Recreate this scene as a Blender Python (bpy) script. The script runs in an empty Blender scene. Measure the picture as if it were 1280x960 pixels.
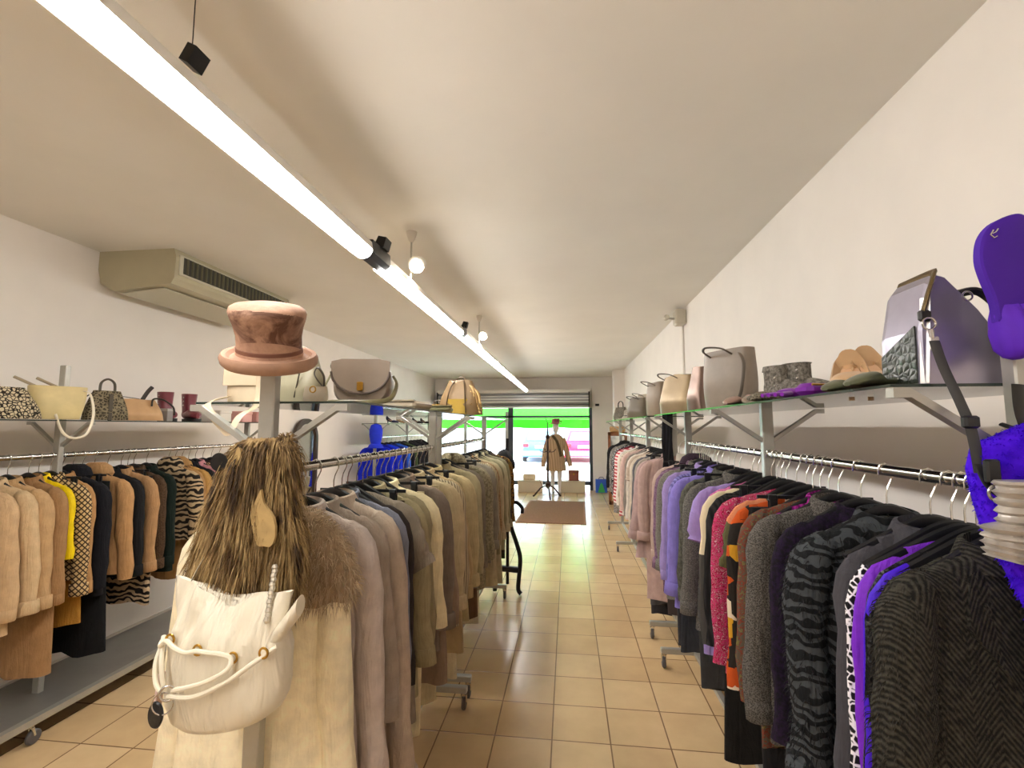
import bpy, math, random
from mathutils import Vector, Matrix, noise
S = bpy.context.scene
C = S.collection
R = math.radians
sin, cos, PI = math.sin, math.cos, math.pi

# ------------------------------------------------------------------ camera, world, exposure
CAM_H = 1.62
PITCH = math.atan(53 / 585); YAW = math.atan(70 / 585 * cos(PITCH))
cd = bpy.data.cameras.new('camera'); cam = bpy.data.objects.new('camera', cd); C.objects.link(cam)
cam.location = (0, 0, CAM_H); cam.rotation_euler = (PI / 2 + PITCH, 0, YAW)
cd.sensor_width = 36; cd.sensor_fit = 'HORIZONTAL'; cd.lens = 585 / 1280 * 36; cd.clip_start = .02
S.camera = cam
w = bpy.data.worlds.new('daylight'); S.world = w; w.use_nodes = True
bg = w.node_tree.nodes['Background']; bg.inputs[0].default_value = (.76, .88, 1, 1); bg.inputs[1].default_value = 8.0
sd = bpy.data.lights.new('sun', 'SUN'); sd.energy = 5; sd.angle = R(2); sd.color = (1, .97, .92)
sun = bpy.data.objects.new('sun', sd); C.objects.link(sun); sun.rotation_euler = (R(-42), R(-14), 0)   # high behind the shop, onto the street
S.view_settings.view_transform = 'Standard'; S.view_settings.look = 'None'
S.view_settings.gamma = 1; S.view_settings.use_curve_mapping = False
S.view_settings.exposure = 0.82
TUBE_POWER = 27.0
SPOT_POWER = 14.0

# where a pixel of the photograph lies on a plane of the room
_fw = Vector((-sin(YAW) * cos(PITCH), cos(YAW) * cos(PITCH), sin(PITCH)))
_rt = Vector((cos(YAW), sin(YAW), 0)); _up = _rt.cross(_fw)
def at(px, py, X=None, Y=None, Z=None):
    d = _fw * 585 + _rt * (px - 640) + _up * (480 - py)
    t = X / d.x if X is not None else Y / d.y if Y is not None else (Z - CAM_H) / d.z
    return d * t + Vector((0, 0, CAM_H))

# ------------------------------------------------------------------ materials
def lin(c):
    return tuple((v / 255 / 12.92 if v / 255 <= .04045 else ((v / 255 + .055) / 1.055) ** 2.4) for v in c) + (1,)
_M = {}
class NT:
    def __init__(s, name):
        s.m = bpy.data.materials.new(name); s.m.use_nodes = True
        s.t = s.m.node_tree; s.b = s.t.nodes['Principled BSDF']
    def n(s, typ, **kw):
        x = s.t.nodes.new(typ)
        for k, v in kw.items():
            if k in ('ins',):
                for i, q in v.items(): x.inputs[i].default_value = q
            else: setattr(x, k, v)
        return x
    def l(s, a, b): s.t.links.new(a, b)
    def coord(s): return s.n('ShaderNodeTexCoord').outputs['Object']
    def math(s, op, a, b=None, c=None):
        x = s.n('ShaderNodeMath', operation=op)
        for i, q in enumerate((a, b, c)):
            if q is None: continue
            if isinstance(q, (int, float)): x.inputs[i].default_value = q
            else: s.l(q, x.inputs[i])
        return x.outputs[0]
    def mix(s, f, a, b):
        x = s.n('ShaderNodeMix', data_type='RGBA')
        for i, q in ((0, f), (6, a), (7, b)):
            if isinstance(q, (int, float, tuple)): x.inputs[i].default_value = q
            else: s.l(q, x.inputs[i])
        return x.outputs[2]
    def noise(s, scale, detail=3, rough=.55, vec=None, dist=0):
        x = s.n('ShaderNodeTexNoise'); x.inputs['Scale'].default_value = scale
        x.inputs['Detail'].default_value = detail; x.inputs['Roughness'].default_value = rough
        x.inputs['Distortion'].default_value = dist
        s.l(vec or s.coord(), x.inputs['Vector']); return x.outputs['Fac']
    def ramp(s, f, stops, const=False):
        x = s.n('ShaderNodeValToRGB'); e = x.color_ramp.elements
        if const: x.color_ramp.interpolation = 'CONSTANT'
        for i, (p, c) in enumerate(stops):
            q = e[i] if i < 2 else e.new(p)
            q.position = p; q.color = c
        s.l(f, x.inputs[0]); return x.outputs[0]
    def bump(s, h, strength, dist=.005):
        x = s.n('ShaderNodeBump'); x.inputs['Strength'].default_value = strength; x.inputs['Distance'].default_value = dist
        s.l(h, x.inputs['Height']); s.l(x.outputs[0], s.b.inputs['Normal'])
def hexc(h): return tuple(int(h[i:i + 2], 16) for i in (0, 2, 4))
def scl(c, k): return (c[0] * k, c[1] * k, c[2] * k, 1)

def fabric(c1, pat='plain', c2=None, k=1.0, rough=.9, gain=1.0):
    """procedural cloth; c1 / c2 are hex sRGB colours"""
    key = ('fabric', c1, pat, c2, k, rough, gain)
    if key in _M: return _M[key]
    N = NT('cloth_' + pat + '_' + c1); a = lin(hexc(c1)); b = lin(hexc(c2)) if c2 and len(c2) == 6 else scl(a, .6)
    a = scl(a, gain)
    N.b.inputs['Roughness'].default_value = rough
    N.b.inputs['Specular IOR Level'].default_value = .25
    vec = N.coord(); sep = N.n('ShaderNodeSeparateXYZ'); N.l(vec, sep.inputs[0]); X, Y, Z = sep.outputs
    fine = N.noise(170, 2)
    cv = N.n('ShaderNodeCombineXYZ')
    for i_, (q_, m_) in enumerate(((X, 20), (Y, 20), (Z, 3.5))): N.l(N.math('MULTIPLY', q_, m_), cv.inputs[i_])
    folds = N.noise(1.0, 4, .6, cv.outputs[0], .7)
    hb, hs = fine, .25
    if pat == 'plain':
        col = N.ramp(N.noise(22, 4), [(.3, scl(a, .86)), (.7, scl(a, 1.08))])
    elif pat == 'mottle':
        col = N.ramp(N.noise(75 * k, 4, .7), [(.4, b), (.6, a)]); hs = .5
    elif pat == 'tweed':
        v = N.n('ShaderNodeTexVoronoi'); v.inputs['Scale'].default_value = 270 * k; N.l(vec, v.inputs['Vector'])
        col = N.ramp(N.math('ADD', N.math('MULTIPLY', v.outputs['Distance'], .8), N.math('MULTIPLY', fine, .4)), [(.35, b), (.75, a)]); hs = .5
    elif pat == 'zebra':
        x = N.n('ShaderNodeTexWave', bands_direction='Z'); x.inputs['Scale'].default_value = 7.5 * k
        x.inputs['Distortion'].default_value = 8; x.inputs['Detail'].default_value = 1.5; x.inputs['Detail Scale'].default_value = 1.6
        N.l(vec, x.inputs['Vector']); col = N.ramp(x.outputs['Fac'], [(.42, b), (.56, a)]); hb = x.outputs['Fac']; hs = .4
    elif pat == 'hstripe':
        f = N.math('SINE', N.math('MULTIPLY', N.math('ADD', Z, N.math('MULTIPLY', X, .25)), 2 * PI * 34 * k))
        col = N.ramp(N.math('ADD', N.math('MULTIPLY', f, .5), .5), [(.42, b), (.55, a)])
    elif pat == 'plaid':
        q = N.math('ADD', N.math('MULTIPLY', X, .7), N.math('MULTIPLY', Y, 1.0))
        f1 = N.math('SINE', N.math('MULTIPLY', N.math('ADD', q, Z), 2 * PI * 17 * k))
        f2 = N.math('SINE', N.math('MULTIPLY', N.math('SUBTRACT', q, Z), 2 * PI * 17 * k))
        f = N.math('MAXIMUM', f1, f2)
        col = N.ramp(f, [(.35, a), (.8, b)])
    elif pat == 'leopard':
        v = N.n('ShaderNodeTexVoronoi', feature='DISTANCE_TO_EDGE'); v.inputs['Scale'].default_value = 42 * k
        N.l(vec, v.inputs['Vector'])
        f = N.math('ADD', v.outputs['Distance'], N.math('MULTIPLY', N.math('SUBTRACT', N.noise(30), .5), .35))
        col = N.ramp(f, [(.08, a), (.16, b)])
    elif pat == 'sequin':
        v = N.n('ShaderNodeTexVoronoi'); v.inputs['Scale'].default_value = 150 * k; N.l(vec, v.inputs['Vector'])
        col = N.mix(N.math('GREATER_THAN', N.noise(90, 2), .6), a, b); hb = v.outputs['Distance']; hs = .8
        N.b.inputs['Roughness'].default_value = .3
    elif pat == 'print':
        f = N.noise(38 * k, 2, .5, dist=1.2)
        col = N.ramp(f, [(.0, b), (.46, a), (.505, lin((235, 190, 205))), (.525, a), (.60, b)], True)
    elif pat == 'patch':
        v = N.n('ShaderNodeTexVoronoi', distance='CHEBYCHEV'); v.inputs['Scale'].default_value = 15 * k; v.inputs['Randomness'].default_value = .5
        N.l(vec, v.inputs['Vector']); s2 = N.n('ShaderNodeSeparateXYZ'); N.l(v.outputs['Color'], s2.inputs[0])
        col = N.ramp(s2.outputs[0], [(0, a), (.3, b), (.62, lin((205, 150, 40))), (.72, a), (.86, lin((225, 205, 180)))], True)
    elif pat == 'floral':
        f = N.noise(30 * k, 3, .6, dist=2)
        col = N.ramp(f, [(0, a), (.45, b), (.53, a), (.6, lin((120, 110, 60))), (.68, a)], True)
    elif pat == 'herring':
        zig = N.math('ABSOLUTE', N.math('SUBTRACT', N.math('FRACT', N.math('MULTIPLY', N.math('ADD', X, N.math('MULTIPLY', Y, .6)), 11)), .5))
        f = N.math('SINE', N.math('MULTIPLY', N.math('SUBTRACT', Z, N.math('MULTIPLY', zig, .13)), 2 * PI * 75))
        f = N.math('ADD', N.math('MULTIPLY', f, .17), N.noise(70, 4, .7))
        col = N.ramp(f, [(.35, a), (.8, b)]); hb = f; hs = 1.0
    elif pat == 'ribs':
        f = N.math('SINE', N.math('MULTIPLY', N.math('ADD', X, N.math('MULTIPLY', Y, .8)), 2 * PI * 60 * k))
        col = N.ramp(N.math('ADD', N.math('MULTIPLY', f, .5), .5), [(.1, b), (.7, a)]); hb = f; hs = .5
    elif pat == 'block':          # cream yoke, orange below, grey body
        g = N.math('GREATER_THAN', Z, -.42)
        col = N.mix(g, b, a)
    N.l(col, N.b.inputs['Base Color'])
    bp_ = N.n('ShaderNodeBump'); bp_.inputs['Strength'].default_value = .55; bp_.inputs['Distance'].default_value = .03; N.l(folds, bp_.inputs['Height'])
    b2_ = N.n('ShaderNodeBump'); b2_.inputs['Strength'].default_value = hs; b2_.inputs['Distance'].default_value = .004; N.l(hb, b2_.inputs['Height'])
    N.l(bp_.outputs[0], b2_.inputs['Normal']); N.l(b2_.outputs[0], N.b.inputs['Normal'])
    _M[key] = N.m; return N.m

def plain(name, c, rough=.5, metal=0, var=0, vs=20, bump=0, spec=.5):
    key = ('p', name)
    if key in _M: return _M[key]
    N = NT(name); a = lin(hexc(c)) if isinstance(c, str) else tuple(c)
    N.b.inputs['Base Color'].default_value = a; N.b.inputs['Roughness'].default_value = rough
    N.b.inputs['Metallic'].default_value = metal; N.b.inputs['Specular IOR Level'].default_value = spec
    f = N.noise(vs, 4)
    if var: N.l(N.ramp(f, [(.3, scl(a, 1 - var)), (.7, scl(a, 1 + var * .6))]), N.b.inputs['Base Color'])
    if bump: N.bump(f, bump)
    _M[key] = N.m; return N.m
def leather(c, rough=.42, metal=0):
    return plain('leather_' + c + ('m' if metal else ''), c, rough, metal, .1, 14, .25)
def croc(c):
    key = ('croc', c)
    if key in _M: return _M[key]
    N = NT('croc_leather'); a = lin(hexc(c)); v = N.n('ShaderNodeTexVoronoi', feature='DISTANCE_TO_EDGE'); v.inputs['Scale'].default_value = 60
    N.l(N.coord(), v.inputs['Vector']); N.l(N.ramp(v.outputs['Distance'], [(.02, scl(a, .5)), (.15, a)]), N.b.inputs['Base Color'])
    N.b.inputs['Roughness'].default_value = .3; N.bump(v.outputs['Distance'], .5); _M[key] = N.m; return N.m
def emit(name, c, k):
    N = NT(name); N.b.inputs['Base Color'].default_value = (.9, .9, .9, 1); N.b.inputs['Emission Color'].default_value = c
    N.b.inputs['Emission Strength'].default_value = k; return N.m
def glass(name, tint, gloss=.08):
    N = NT(name); N.t.nodes.remove(N.b)
    o = N.t.nodes['Material Output']; tr = N.n('ShaderNodeBsdfTransparent'); tr.inputs[0].default_value = tint
    g = N.n('ShaderNodeBsdfGlossy'); g.inputs['Roughness'].default_value = .02
    fr = N.n('ShaderNodeFresnel'); fr.inputs[0].default_value = 1.45
    m = N.n('ShaderNodeMixShader'); N.l(fr.outputs[0], m.inputs[0]); N.l(tr.outputs[0], m.inputs[1]); N.l(g.outputs[0], m.inputs[2])
    N.l(m.outputs[0], o.inputs[0]); return N.m

WALL = plain('wall_paint', 'F1EAE2', .9, 0, .03, 3, .03, .2)
CEIL = plain('ceiling_paint', 'EAE5DC', .95, 0, .03, 2, .02, .1)
STEEL = plain('brushed_steel', 'B9B6AE', .32, 1, .08, 40, .05)
CHROME = plain('chrome', 'D9D6D0', .16, 1)
GREYP = plain('grey_painted_metal', 'B4B2AA', .4, .6, .05, 30)
BLACKP = plain('black_plastic', '17171A', .38)
DARKM = plain('dark_metal', '2B2A2A', .4, .7)
WHITEP = plain('white_plastic', 'E8E5DD', .45)
GOLD = plain('gold_metal', 'B98F3E', .28, 1)
SILVER = plain('silver_metal', 'C9C6C2', .25, 1)
SGLASS = glass('shelf_glass', (.93, .97, .95, 1)); SEDGE = plain('glass_edge_green', '2E3A34', .15)
WGLASS = glass('window_glass', (.97, .98, .98, 1))
WOOD = plain('dark_wood', '3A2118', .4, 0, .3, 12, .1)
RUBBER = plain('grey_rubber', '55504E', .6)

def floor_mat():
    N = NT('beige_floor_tiles'); mp = N.n('ShaderNodeMapping'); N.l(N.coord(), mp.inputs[0])
    mp.inputs['Location'].default_value = (.10 + 30 * .3, -2.592 + .314 * 40, 0)
    b = N.n('ShaderNodeTexBrick', offset=0.0, squash=1.0)
    for i, v in {'Scale': 1, 'Brick Width': .30, 'Row Height': .314, 'Mortar Size': .0042, 'Mortar Smooth': .3, 'Bias': 0}.items(): b.inputs[i].default_value = v
    b.inputs['Color1'].default_value = lin((216, 186, 143)); b.inputs['Color2'].default_value = lin((202, 170, 126)); b.inputs['Mortar'].default_value = lin((128, 100, 70))
    N.l(mp.outputs[0], b.inputs['Vector'])
    f = N.ramp(N.noise(3.3, 5, .6), [(.3, (.86, .85, .83, 1)), (.7, (1.04, 1.04, 1.03, 1))])
    mx = N.n('ShaderNodeMix', data_type='RGBA', blend_type='MULTIPLY'); mx.inputs[0].default_value = 1
    N.l(b.outputs['Color'], mx.inputs[6]); N.l(f, mx.inputs[7]); N.l(mx.outputs[2], N.b.inputs['Base Color'])
    N.b.inputs['Roughness'].default_value = .22; N.bump(N.math('SUBTRACT', 1, b.outputs['Fac']), .4, .003); return N.m

# ------------------------------------------------------------------ mesh helpers
class MB:
    def __init__(s): s.v = []; s.f = []; s.mi = []; s.cur = 0
    def add(s, vs, fs):
        o = len(s.v); s.v += [tuple(p) for p in vs]
        for q in fs: s.f.append([i + o for i in q]); s.mi.append(s.cur)
        return s
    def box(s, a, b, c=(0, 0, 0), M=None, bev=0):
        """centre a, full size b"""
        x, y, z = b[0] / 2, b[1] / 2, b[2] / 2
        if bev:
            e = min(bev, x * .9, y * .9, z * .9)
            def oc(x, y, e): return [(x, y - e), (x - e, y), (-x + e, y), (-x, y - e), (-x, -y + e), (-x + e, -y), (x - e, -y), (x, -y + e)]
            rings = [[Vector((p, q, zz)) for p, q in oc(x - k, y - k, e - k * .5)] for zz, k in ((-z, e), (-z + e, 0), (z - e, 0), (z, e))]
            if M: rings = [[M @ p for p in r] for r in rings]
            return s.loft([[p + Vector(a) for p in r] for r in rings])
        vs = [Vector((sx * x, sy * y, sz * z)) for sz in (-1, 1) for sx, sy in ((-1, -1), (1, -1), (1, 1), (-1, 1))]
        if M: vs = [M @ p for p in vs]
        vs = [(p.x + a[0], p.y + a[1], p.z + a[2]) for p in vs]
        return s.add(vs, [(3, 2, 1, 0), (4, 5, 6, 7), (0, 1, 5, 4), (1, 2, 6, 5), (2, 3, 7, 6), (3, 0, 4, 7)])
    def span(s, lo, hi, bev=0):
        return s.box([(lo[i] + hi[i]) / 2 for i in range(3)], [hi[i] - lo[i] for i in range(3)], bev=bev)
    def loft(s, rings, cap0=True, cap1=True, closed=True):
        n = len(rings[0]); vs = [p for r in rings for p in r]; fs = []
        for k in range(len(rings) - 1):
            for i in range(n if closed else n - 1):
                fs.append((k * n + i, k * n + (i + 1) % n, (k + 1) * n + (i + 1) % n, (k + 1) * n + i))
        if cap0: fs.append(tuple(range(n))[::-1])
        if cap1: fs.append(tuple(range((len(rings) - 1) * n, len(rings) * n)))
        return s.add(vs, fs)
    def tube(s, pts, r, n=8, ry=None, up=(0, 0, 1), caps=True):
        """r: radius, list of radii, or (a,b) ellipse via ry"""
        P = [Vector(p) for p in pts]; rings = []; u = Vector(up); prev = None
        for i, p in enumerate(P):
            d = (P[min(i + 1, len(P) - 1)] - P[max(i - 1, 0)])
            d = d.normalized() if d.length > 1e-9 else Vector((0, 0, 1))
            if prev is None:
                a = d.cross(u)
                if a.length < 1e-3: a = d.cross(Vector((0, 1, 0)))
                if a.length < 1e-3: a = d.cross(Vector((1, 0, 0)))
            else: a = prev - d * prev.dot(d)
            a.normalize(); prev = a; b = d.cross(a)
            ra = r[i] if isinstance(r, (list, tuple)) else r
            rb = (ry[i] if isinstance(ry, (list, tuple)) else ry) if ry is not None else ra
            rings.append([p + a * (ra * cos(2 * PI * k / n)) + b * (rb * sin(2 * PI * k / n)) for k in range(n)])
        return s.loft(rings, caps, caps)
    def lathe(s, prof, n=24, c=(0, 0, 0), M=None, caps=True):
        rings = []
        for r, z in prof:
            q = [Vector((r * cos(2 * PI * k / n), r * sin(2 * PI * k / n), z)) for k in range(n)]
            if M: q = [M @ p for p in q]
            rings.append([p + Vector(c) for p in q])
        return s.loft(rings, caps, caps)
    def prism(s, poly, axis, lo, hi):
        """polygon of (a,b) extruded along axis: 'x' -> (y,z), 'y' -> (x,z), 'z' -> (x,y)"""
        def P(a, b, t): return {'x': (t, a, b), 'y': (a, t, b), 'z': (a, b, t)}[axis]
        return s.loft([[P(a, b, lo) for a, b in poly], [P(a, b, hi) for a, b in poly]])
    def build(s, name, mats, parent=None, smooth=True, loc=None, rot=None, ang=38):
        me = bpy.data.meshes.new(name); me.from_pydata(s.v, [], s.f); me.update()
        mats = mats if isinstance(mats, (list, tuple)) else [mats]
        for m in mats: me.materials.append(m)
        if len(mats) > 1: me.polygons.foreach_set('material_index', s.mi)
        import bmesh
        bm = bmesh.new(); bm.from_mesh(me); bmesh.ops.recalc_face_normals(bm, faces=bm.faces)
        if smooth:
            for e in bm.edges:
                if len(e.link_faces) == 2 and e.calc_face_angle(0) > R(ang): e.smooth = False
            for f in bm.faces: f.smooth = True
        bm.to_mesh(me); bm.free()
        o = bpy.data.objects.new(name, me); C.objects.link(o)
        if parent: o.parent = parent
        if loc is not None: o.location = loc
        if rot is not None: o.rotation_euler = rot
        return o
def catmull(P, n=6):
    P = [Vector(p) for p in P]; out = []
    for i in range(len(P) - 1):
        p0, p1, p2, p3 = P[max(i - 1, 0)], P[i], P[i + 1], P[min(i + 2, len(P) - 1)]
        for k in range(n):
            t = k / n
            out.append(.5 * ((2 * p1) + (p2 - p0) * t + (2 * p0 - 5 * p1 + 4 * p2 - p3) * t * t + (3 * p1 - p0 - 3 * p2 + p3) * t ** 3))
    out.append(P[-1]); return out
def sup(hw, hd, e, n):
    r = []
    for k in range(n):
        a = 2 * PI * k / n; c, s_ = cos(a), sin(a)
        r.append((hw * math.copysign(abs(c) ** e, c), hd * math.copysign(abs(s_) ** e, s_)))
    return r
def tag(o, label=None, cat=None, group=None, kind=None):
    if label: o['label'] = label
    if cat: o['category'] = cat
    if group: o['group'] = group
    if kind: o['kind'] = kind
    return o
def thing(name, label, cat, loc=(0, 0, 0), rz=0, group=None):
    o = bpy.data.objects.new(name, None); C.objects.link(o); o.empty_display_size = .05
    o.location = loc; o.rotation_euler = (0, 0, rz); return tag(o, label, cat, group)
def struct(o): o['kind'] = 'structure'; return o
def fur(name, pts, mat, parent, L=.03, wd=.0022, grav=.6, seed=1, jit=.5, lay=None):
    """many tapering strands as one mesh; pts = [(pos, normal)]"""
    rnd = random.Random(seed); mb = MB()
    for p, nrm in pts:
        p = Vector(p); nv = Vector(nrm) + Vector((rnd.uniform(-jit, jit), rnd.uniform(-jit, jit), rnd.uniform(-jit, jit)))
        if lay: nv += Vector(lay)
        nv.normalize(); l = L * rnd.uniform(.6, 1.3); sd = nv.cross(Vector((rnd.uniform(-1, 1), rnd.uniform(-1, 1), rnd.uniform(-1, 1))))
        if sd.length < 1e-4: continue
        sd = sd.normalized() * wd
        a = p - nv * l * .12; b = p + nv * l * .5 + Vector((0, 0, -grav * l * .2)); c = p + nv * l * .85 + Vector((0, 0, -grav * l * .75))
        mb.add([a - sd, a + sd, b + sd * .8, b - sd * .8, c], [(0, 1, 2, 3), (3, 2, 4)])
    return mb.build(name, mat, parent, smooth=False)
def surf_points(o, n, seed=1, filt=None):
    rnd = random.Random(seed); me = o.data; me.update(); ps = [p for p in me.polygons if filt is None or filt(p.center, p.normal)]
    if not ps: return []
    out = []
    for p in rnd.choices(ps, [q.area for q in ps], k=n):
        vs = [me.vertices[i].co for i in p.vertices[:4]]
        if len(vs) == 3: vs.append(vs[2])
        u, v = rnd.random(), rnd.random()
        out.append(((vs[0] * (1 - u) + vs[1] * u) * (1 - v) + (vs[3] * (1 - u) + vs[2] * u) * v, p.normal.copy()))
    return out

# ------------------------------------------------------------------ room shell
XR = 1.26
def xl(y): return -3.33 - .0185 * y
Y0, Y1, H = -2.6, 12.25, 2.89
struct(MB().span((-4.4, Y0, -.1), (1.6, Y1 + .12, 0)).build('floor', floor_mat(), smooth=False))
struct(MB().span((-4.4, Y0, H), (1.6, Y1 + .2, H + .1)).build('ceiling', CEIL, smooth=False))
struct(MB().span((XR, Y0, 0), (XR + .15, Y1 + .2, H)).build('wall_right', WALL, smooth=False))
struct(MB().prism([(xl(Y0), Y0), (xl(Y1), Y1), (xl(Y1) - .15, Y1), (xl(Y0) - .15, Y0)], 'z', 0, H).build('wall_left', WALL, smooth=False))
struct(MB().span((-3.6, Y0 - .15, 0), (1.5, Y0, H)).build('wall_back', WALL, smooth=False))
fr = MB(); fr.span((.62, Y1 - .05, 0), (XR + .1, Y1 + .15, H)); fr.span((-4.2, Y1, 2.10), (.62, Y1 + .15, H))
struct(fr.build('wall_front', WALL, smooth=False))
struct(MB().span((1.03, 10.6, 0), (XR, 11.0, H)).build('trim_1', WALL, smooth=False))
TRIM = plain('pale_trim', 'D8D0C4', .6)
struct(MB().span((XR - .012, Y0, 0), (XR, 10.6, .08)).build('baseboard_right', TRIM, smooth=False))
struct(MB().prism([(xl(Y0) + .012, Y0), (xl(Y1) + .012, Y1), (xl(Y1), Y1), (xl(Y0), Y0)], 'z', 0, .08).build('baseboard_left', TRIM, smooth=False))
FRAME = plain('dark_window_frame', '4A525C', .4, .5)
# shop window: frame and pane, glazed door left of it
wf = MB()
wf.span((-1.56, Y1, .0), (-1.43, Y1 + .08, 2.10)); wf.span((.54, Y1, 0), (.62, Y1 + .08, 2.10)); wf.span((-1.5, Y1, .12), (.6, Y1 + .08, .22)); wf.span((-4.0, Y1, 1.845), (.6, Y1 + .08, 1.90))
wo = struct(wf.build('window_1', FRAME, smooth=False))
MB().span((-1.43, Y1 + .03, .22), (.54, Y1 + .04, 2.0)).build('pane', WGLASS, wo, smooth=False)
dr = MB(); dr.span((-2.75, Y1, 0), (-2.67, Y1 + .07, 2.0)); dr.span((-1.64, Y1, 0), (-1.56, Y1 + .07, 2.0)); dr.span((-2.7, Y1, 0), (-1.6, Y1 + .07, .12))
do = struct(dr.build('door_1', plain('pale_door_frame', 'C9CCC8', .5), smooth=False))
MB().span((-2.67, Y1 + .03, .12), (-1.64, Y1 + .04, 1.85)).build('door_pane', WGLASS, do, smooth=False)
MB().tube([(-1.62, Y1, .82), (-1.62, Y1 - .07, .82), (-1.62, Y1 - .07, 1.05), (-1.62, Y1, 1.05)], .014).build('door_handle', DARKM, do)
d2 = MB(); d2.span((-4.0, Y1, 0), (-2.75, Y1 + .08, .3)); w2 = struct(d2.build('window_2', FRAME, smooth=False))
MB().span((-4.0, Y1 + .03, .3), (-2.75, Y1 + .04, 1.85)).build('pane', WGLASS, w2, smooth=False)
# roller shutter housing above the window
sh = thing('roller_shutter', 'rolled-up metal shutter above the shop window', 'shutter', (-1.5, Y1 - .18, 2.3))
N = NT('shutter_slats'); sp = N.n('ShaderNodeSeparateXYZ'); N.l(N.coord(), sp.inputs[0])
f = N.math('SINE', N.math('MULTIPLY', sp.outputs[2], 2 * PI * 14)); N.l(N.ramp(N.math('ADD', N.math('MULTIPLY', f, .5), .5), [(.2, lin((150, 150, 154))), (.6, lin((225, 225, 225)))]), N.b.inputs['Base Color'])
N.b.inputs['Roughness'].default_value = .35; N.b.inputs['Metallic'].default_value = .1
MB().tube([(-1.9, 0, 0.02), (2.05, 0, .02)], .15, 20).build('shutter_roll', N.m, sh)
MB().span((-1.9, -.16, .17), (2.05, .17, .26)).build('housing_lip', WHITEP, sh, smooth=False)
MB().span((-1.9, -.1, -.2), (2.05, .17, -.15)).build('bottom_bar', GREYP, sh, smooth=False)
for sx in (-1.87, 2.05): MB().span((sx - .03, -.17, -.2), (sx, .1, .2)).build('end_bracket', DARKM, sh, smooth=False)
# awning outside
AW = plain('green_awning_cloth', '35E000', .8, 0, .04, 3)
aw = thing('awning', 'bright green awning over the shop window outside', 'awning', (-1.6, Y1 + .15, 2.15))
MB().prism([(0, 0), (1.3, -.30), (1.3, -.33), (0, -.03)], 'x', -2.5, 2.6).build('canopy', AW, aw, smooth=False)
vl = MB(); top = []; bot = []
for i in range(53):
    x = -2.5 + i * 5.1 / 52; top.append((x, 1.3, -.30)); bot.append((x, 1.31, -.56 - .035 * abs(sin(i * PI / 13))))
vl.loft([[p for p in top], [p for p in bot]], False, False, False); vl.build('valance', AW, aw)
MB().tube([(-2.5, 1.3, -.31), (2.6, 1.3, -.31)], .025).build('front_bar', GREYP, aw)
# street
struct(MB().span((-30, Y1 + .12, -.14), (30, 60, -.02)).build('ground_street', plain('pale_pavement', 'D6D4D0', .9, 0, .05, 1.5), smooth=False))
struct(MB().span((-30, 34, -.02), (30, 35, 9)).build('wall_opposite', plain('pale_facade', 'C9D0D4', .9, 0, .1, .4), smooth=False))
struct(MB().span((XR + .1, Y1 + .0, 0), (9, Y1 + .15, 5)).build('wall_facade_right', WALL, smooth=False))

# ------------------------------------------------------------------ linear light, spots, air conditioner, alarm box
FX = -1.03
def trough(y0, y1, label, lit=True):
    t = thing('linear_light', label, 'ceiling light', (FX, (y0 + y1) / 2, 2.49), 0, 'ceiling light line')
    h = (y1 - y0) / 2
    MB().prism([(-.05, .031), (-.044, .07), (.044, .07), (.05, .031)], 'y', -h, h).build('housing', WHITEP, t, smooth=False)
    dp = [(.049 * cos(a), .03 - .046 * sin(a)) for a in [PI * k / 16 for k in range(17)]]
    MB().prism(dp, 'y', -h + .005, h - .005).build('diffuser', TUBE if lit else DIM, t)
    MB().prism([(-.056, .028), (-.051, .03), (-.051, .012), (-.055, .010)], 'y', -h, h).build('side_louvre', WHITEP, t, smooth=False)
TUBE = emit('lit_diffuser', (1, .98, .95, 1), TUBE_POWER)
DIM = emit('dim_diffuser', (1, .985, .97, 1), 7)
trough(-1.9, .13, 'lit linear ceiling light behind the nearest long section')
trough(.15, 2.22, 'nearest and longest lit section of the linear ceiling light')
trough(2.46, 4.33, 'second lit section of the linear ceiling light, between dark connectors')
trough(4.47, 6.55, 'third lit section of the linear ceiling light, past the second dark connector')
trough(6.6, 8.6, 'last lit section of the linear ceiling light before the dimmer far section')
trough(8.65, 11.6, 'dimmer white section of the linear light nearest the shop window', False)
for y0, y1, s_ in ((2.22, 2.46, 'nearest dark connector joining sections of the linear light'), (4.33, 4.47, 'farther dark connector joining sections of the linear light')):
    k = thing('light_connector', s_, 'light fitting', (FX, (y0 + y1) / 2, 2.53)); h = (y1 - y0) / 2
    MB().prism([(-.048, .045), (-.05, -.02), (-.025, -.042), (.025, -.042), (.05, -.02), (.048, .045)], 'y', -h, h).build('sleeve', DARKM, k, smooth=False)
    MB().prism([(.0, .045), (.03, .11), (.075, .10), (.06, .045)], 'y', -h * .1, h * .55).build('clip', DARKM, k, smooth=False)
k = thing('suspension_clip', 'small dark clip with thin wire above the nearest light section', 'light fitting', (FX + .03, 1.07, 2.578))
MB().box((.01, 0, .03), (.03, .05, .05), M=Matrix.Rotation(.5, 3, 'Y')).build('clamp', DARKM, k, smooth=False)
MB().tube([(0, 0, .05), (0, 0, H - 2.578)], .0015, 6).build('wire', DARKM, k)
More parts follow.
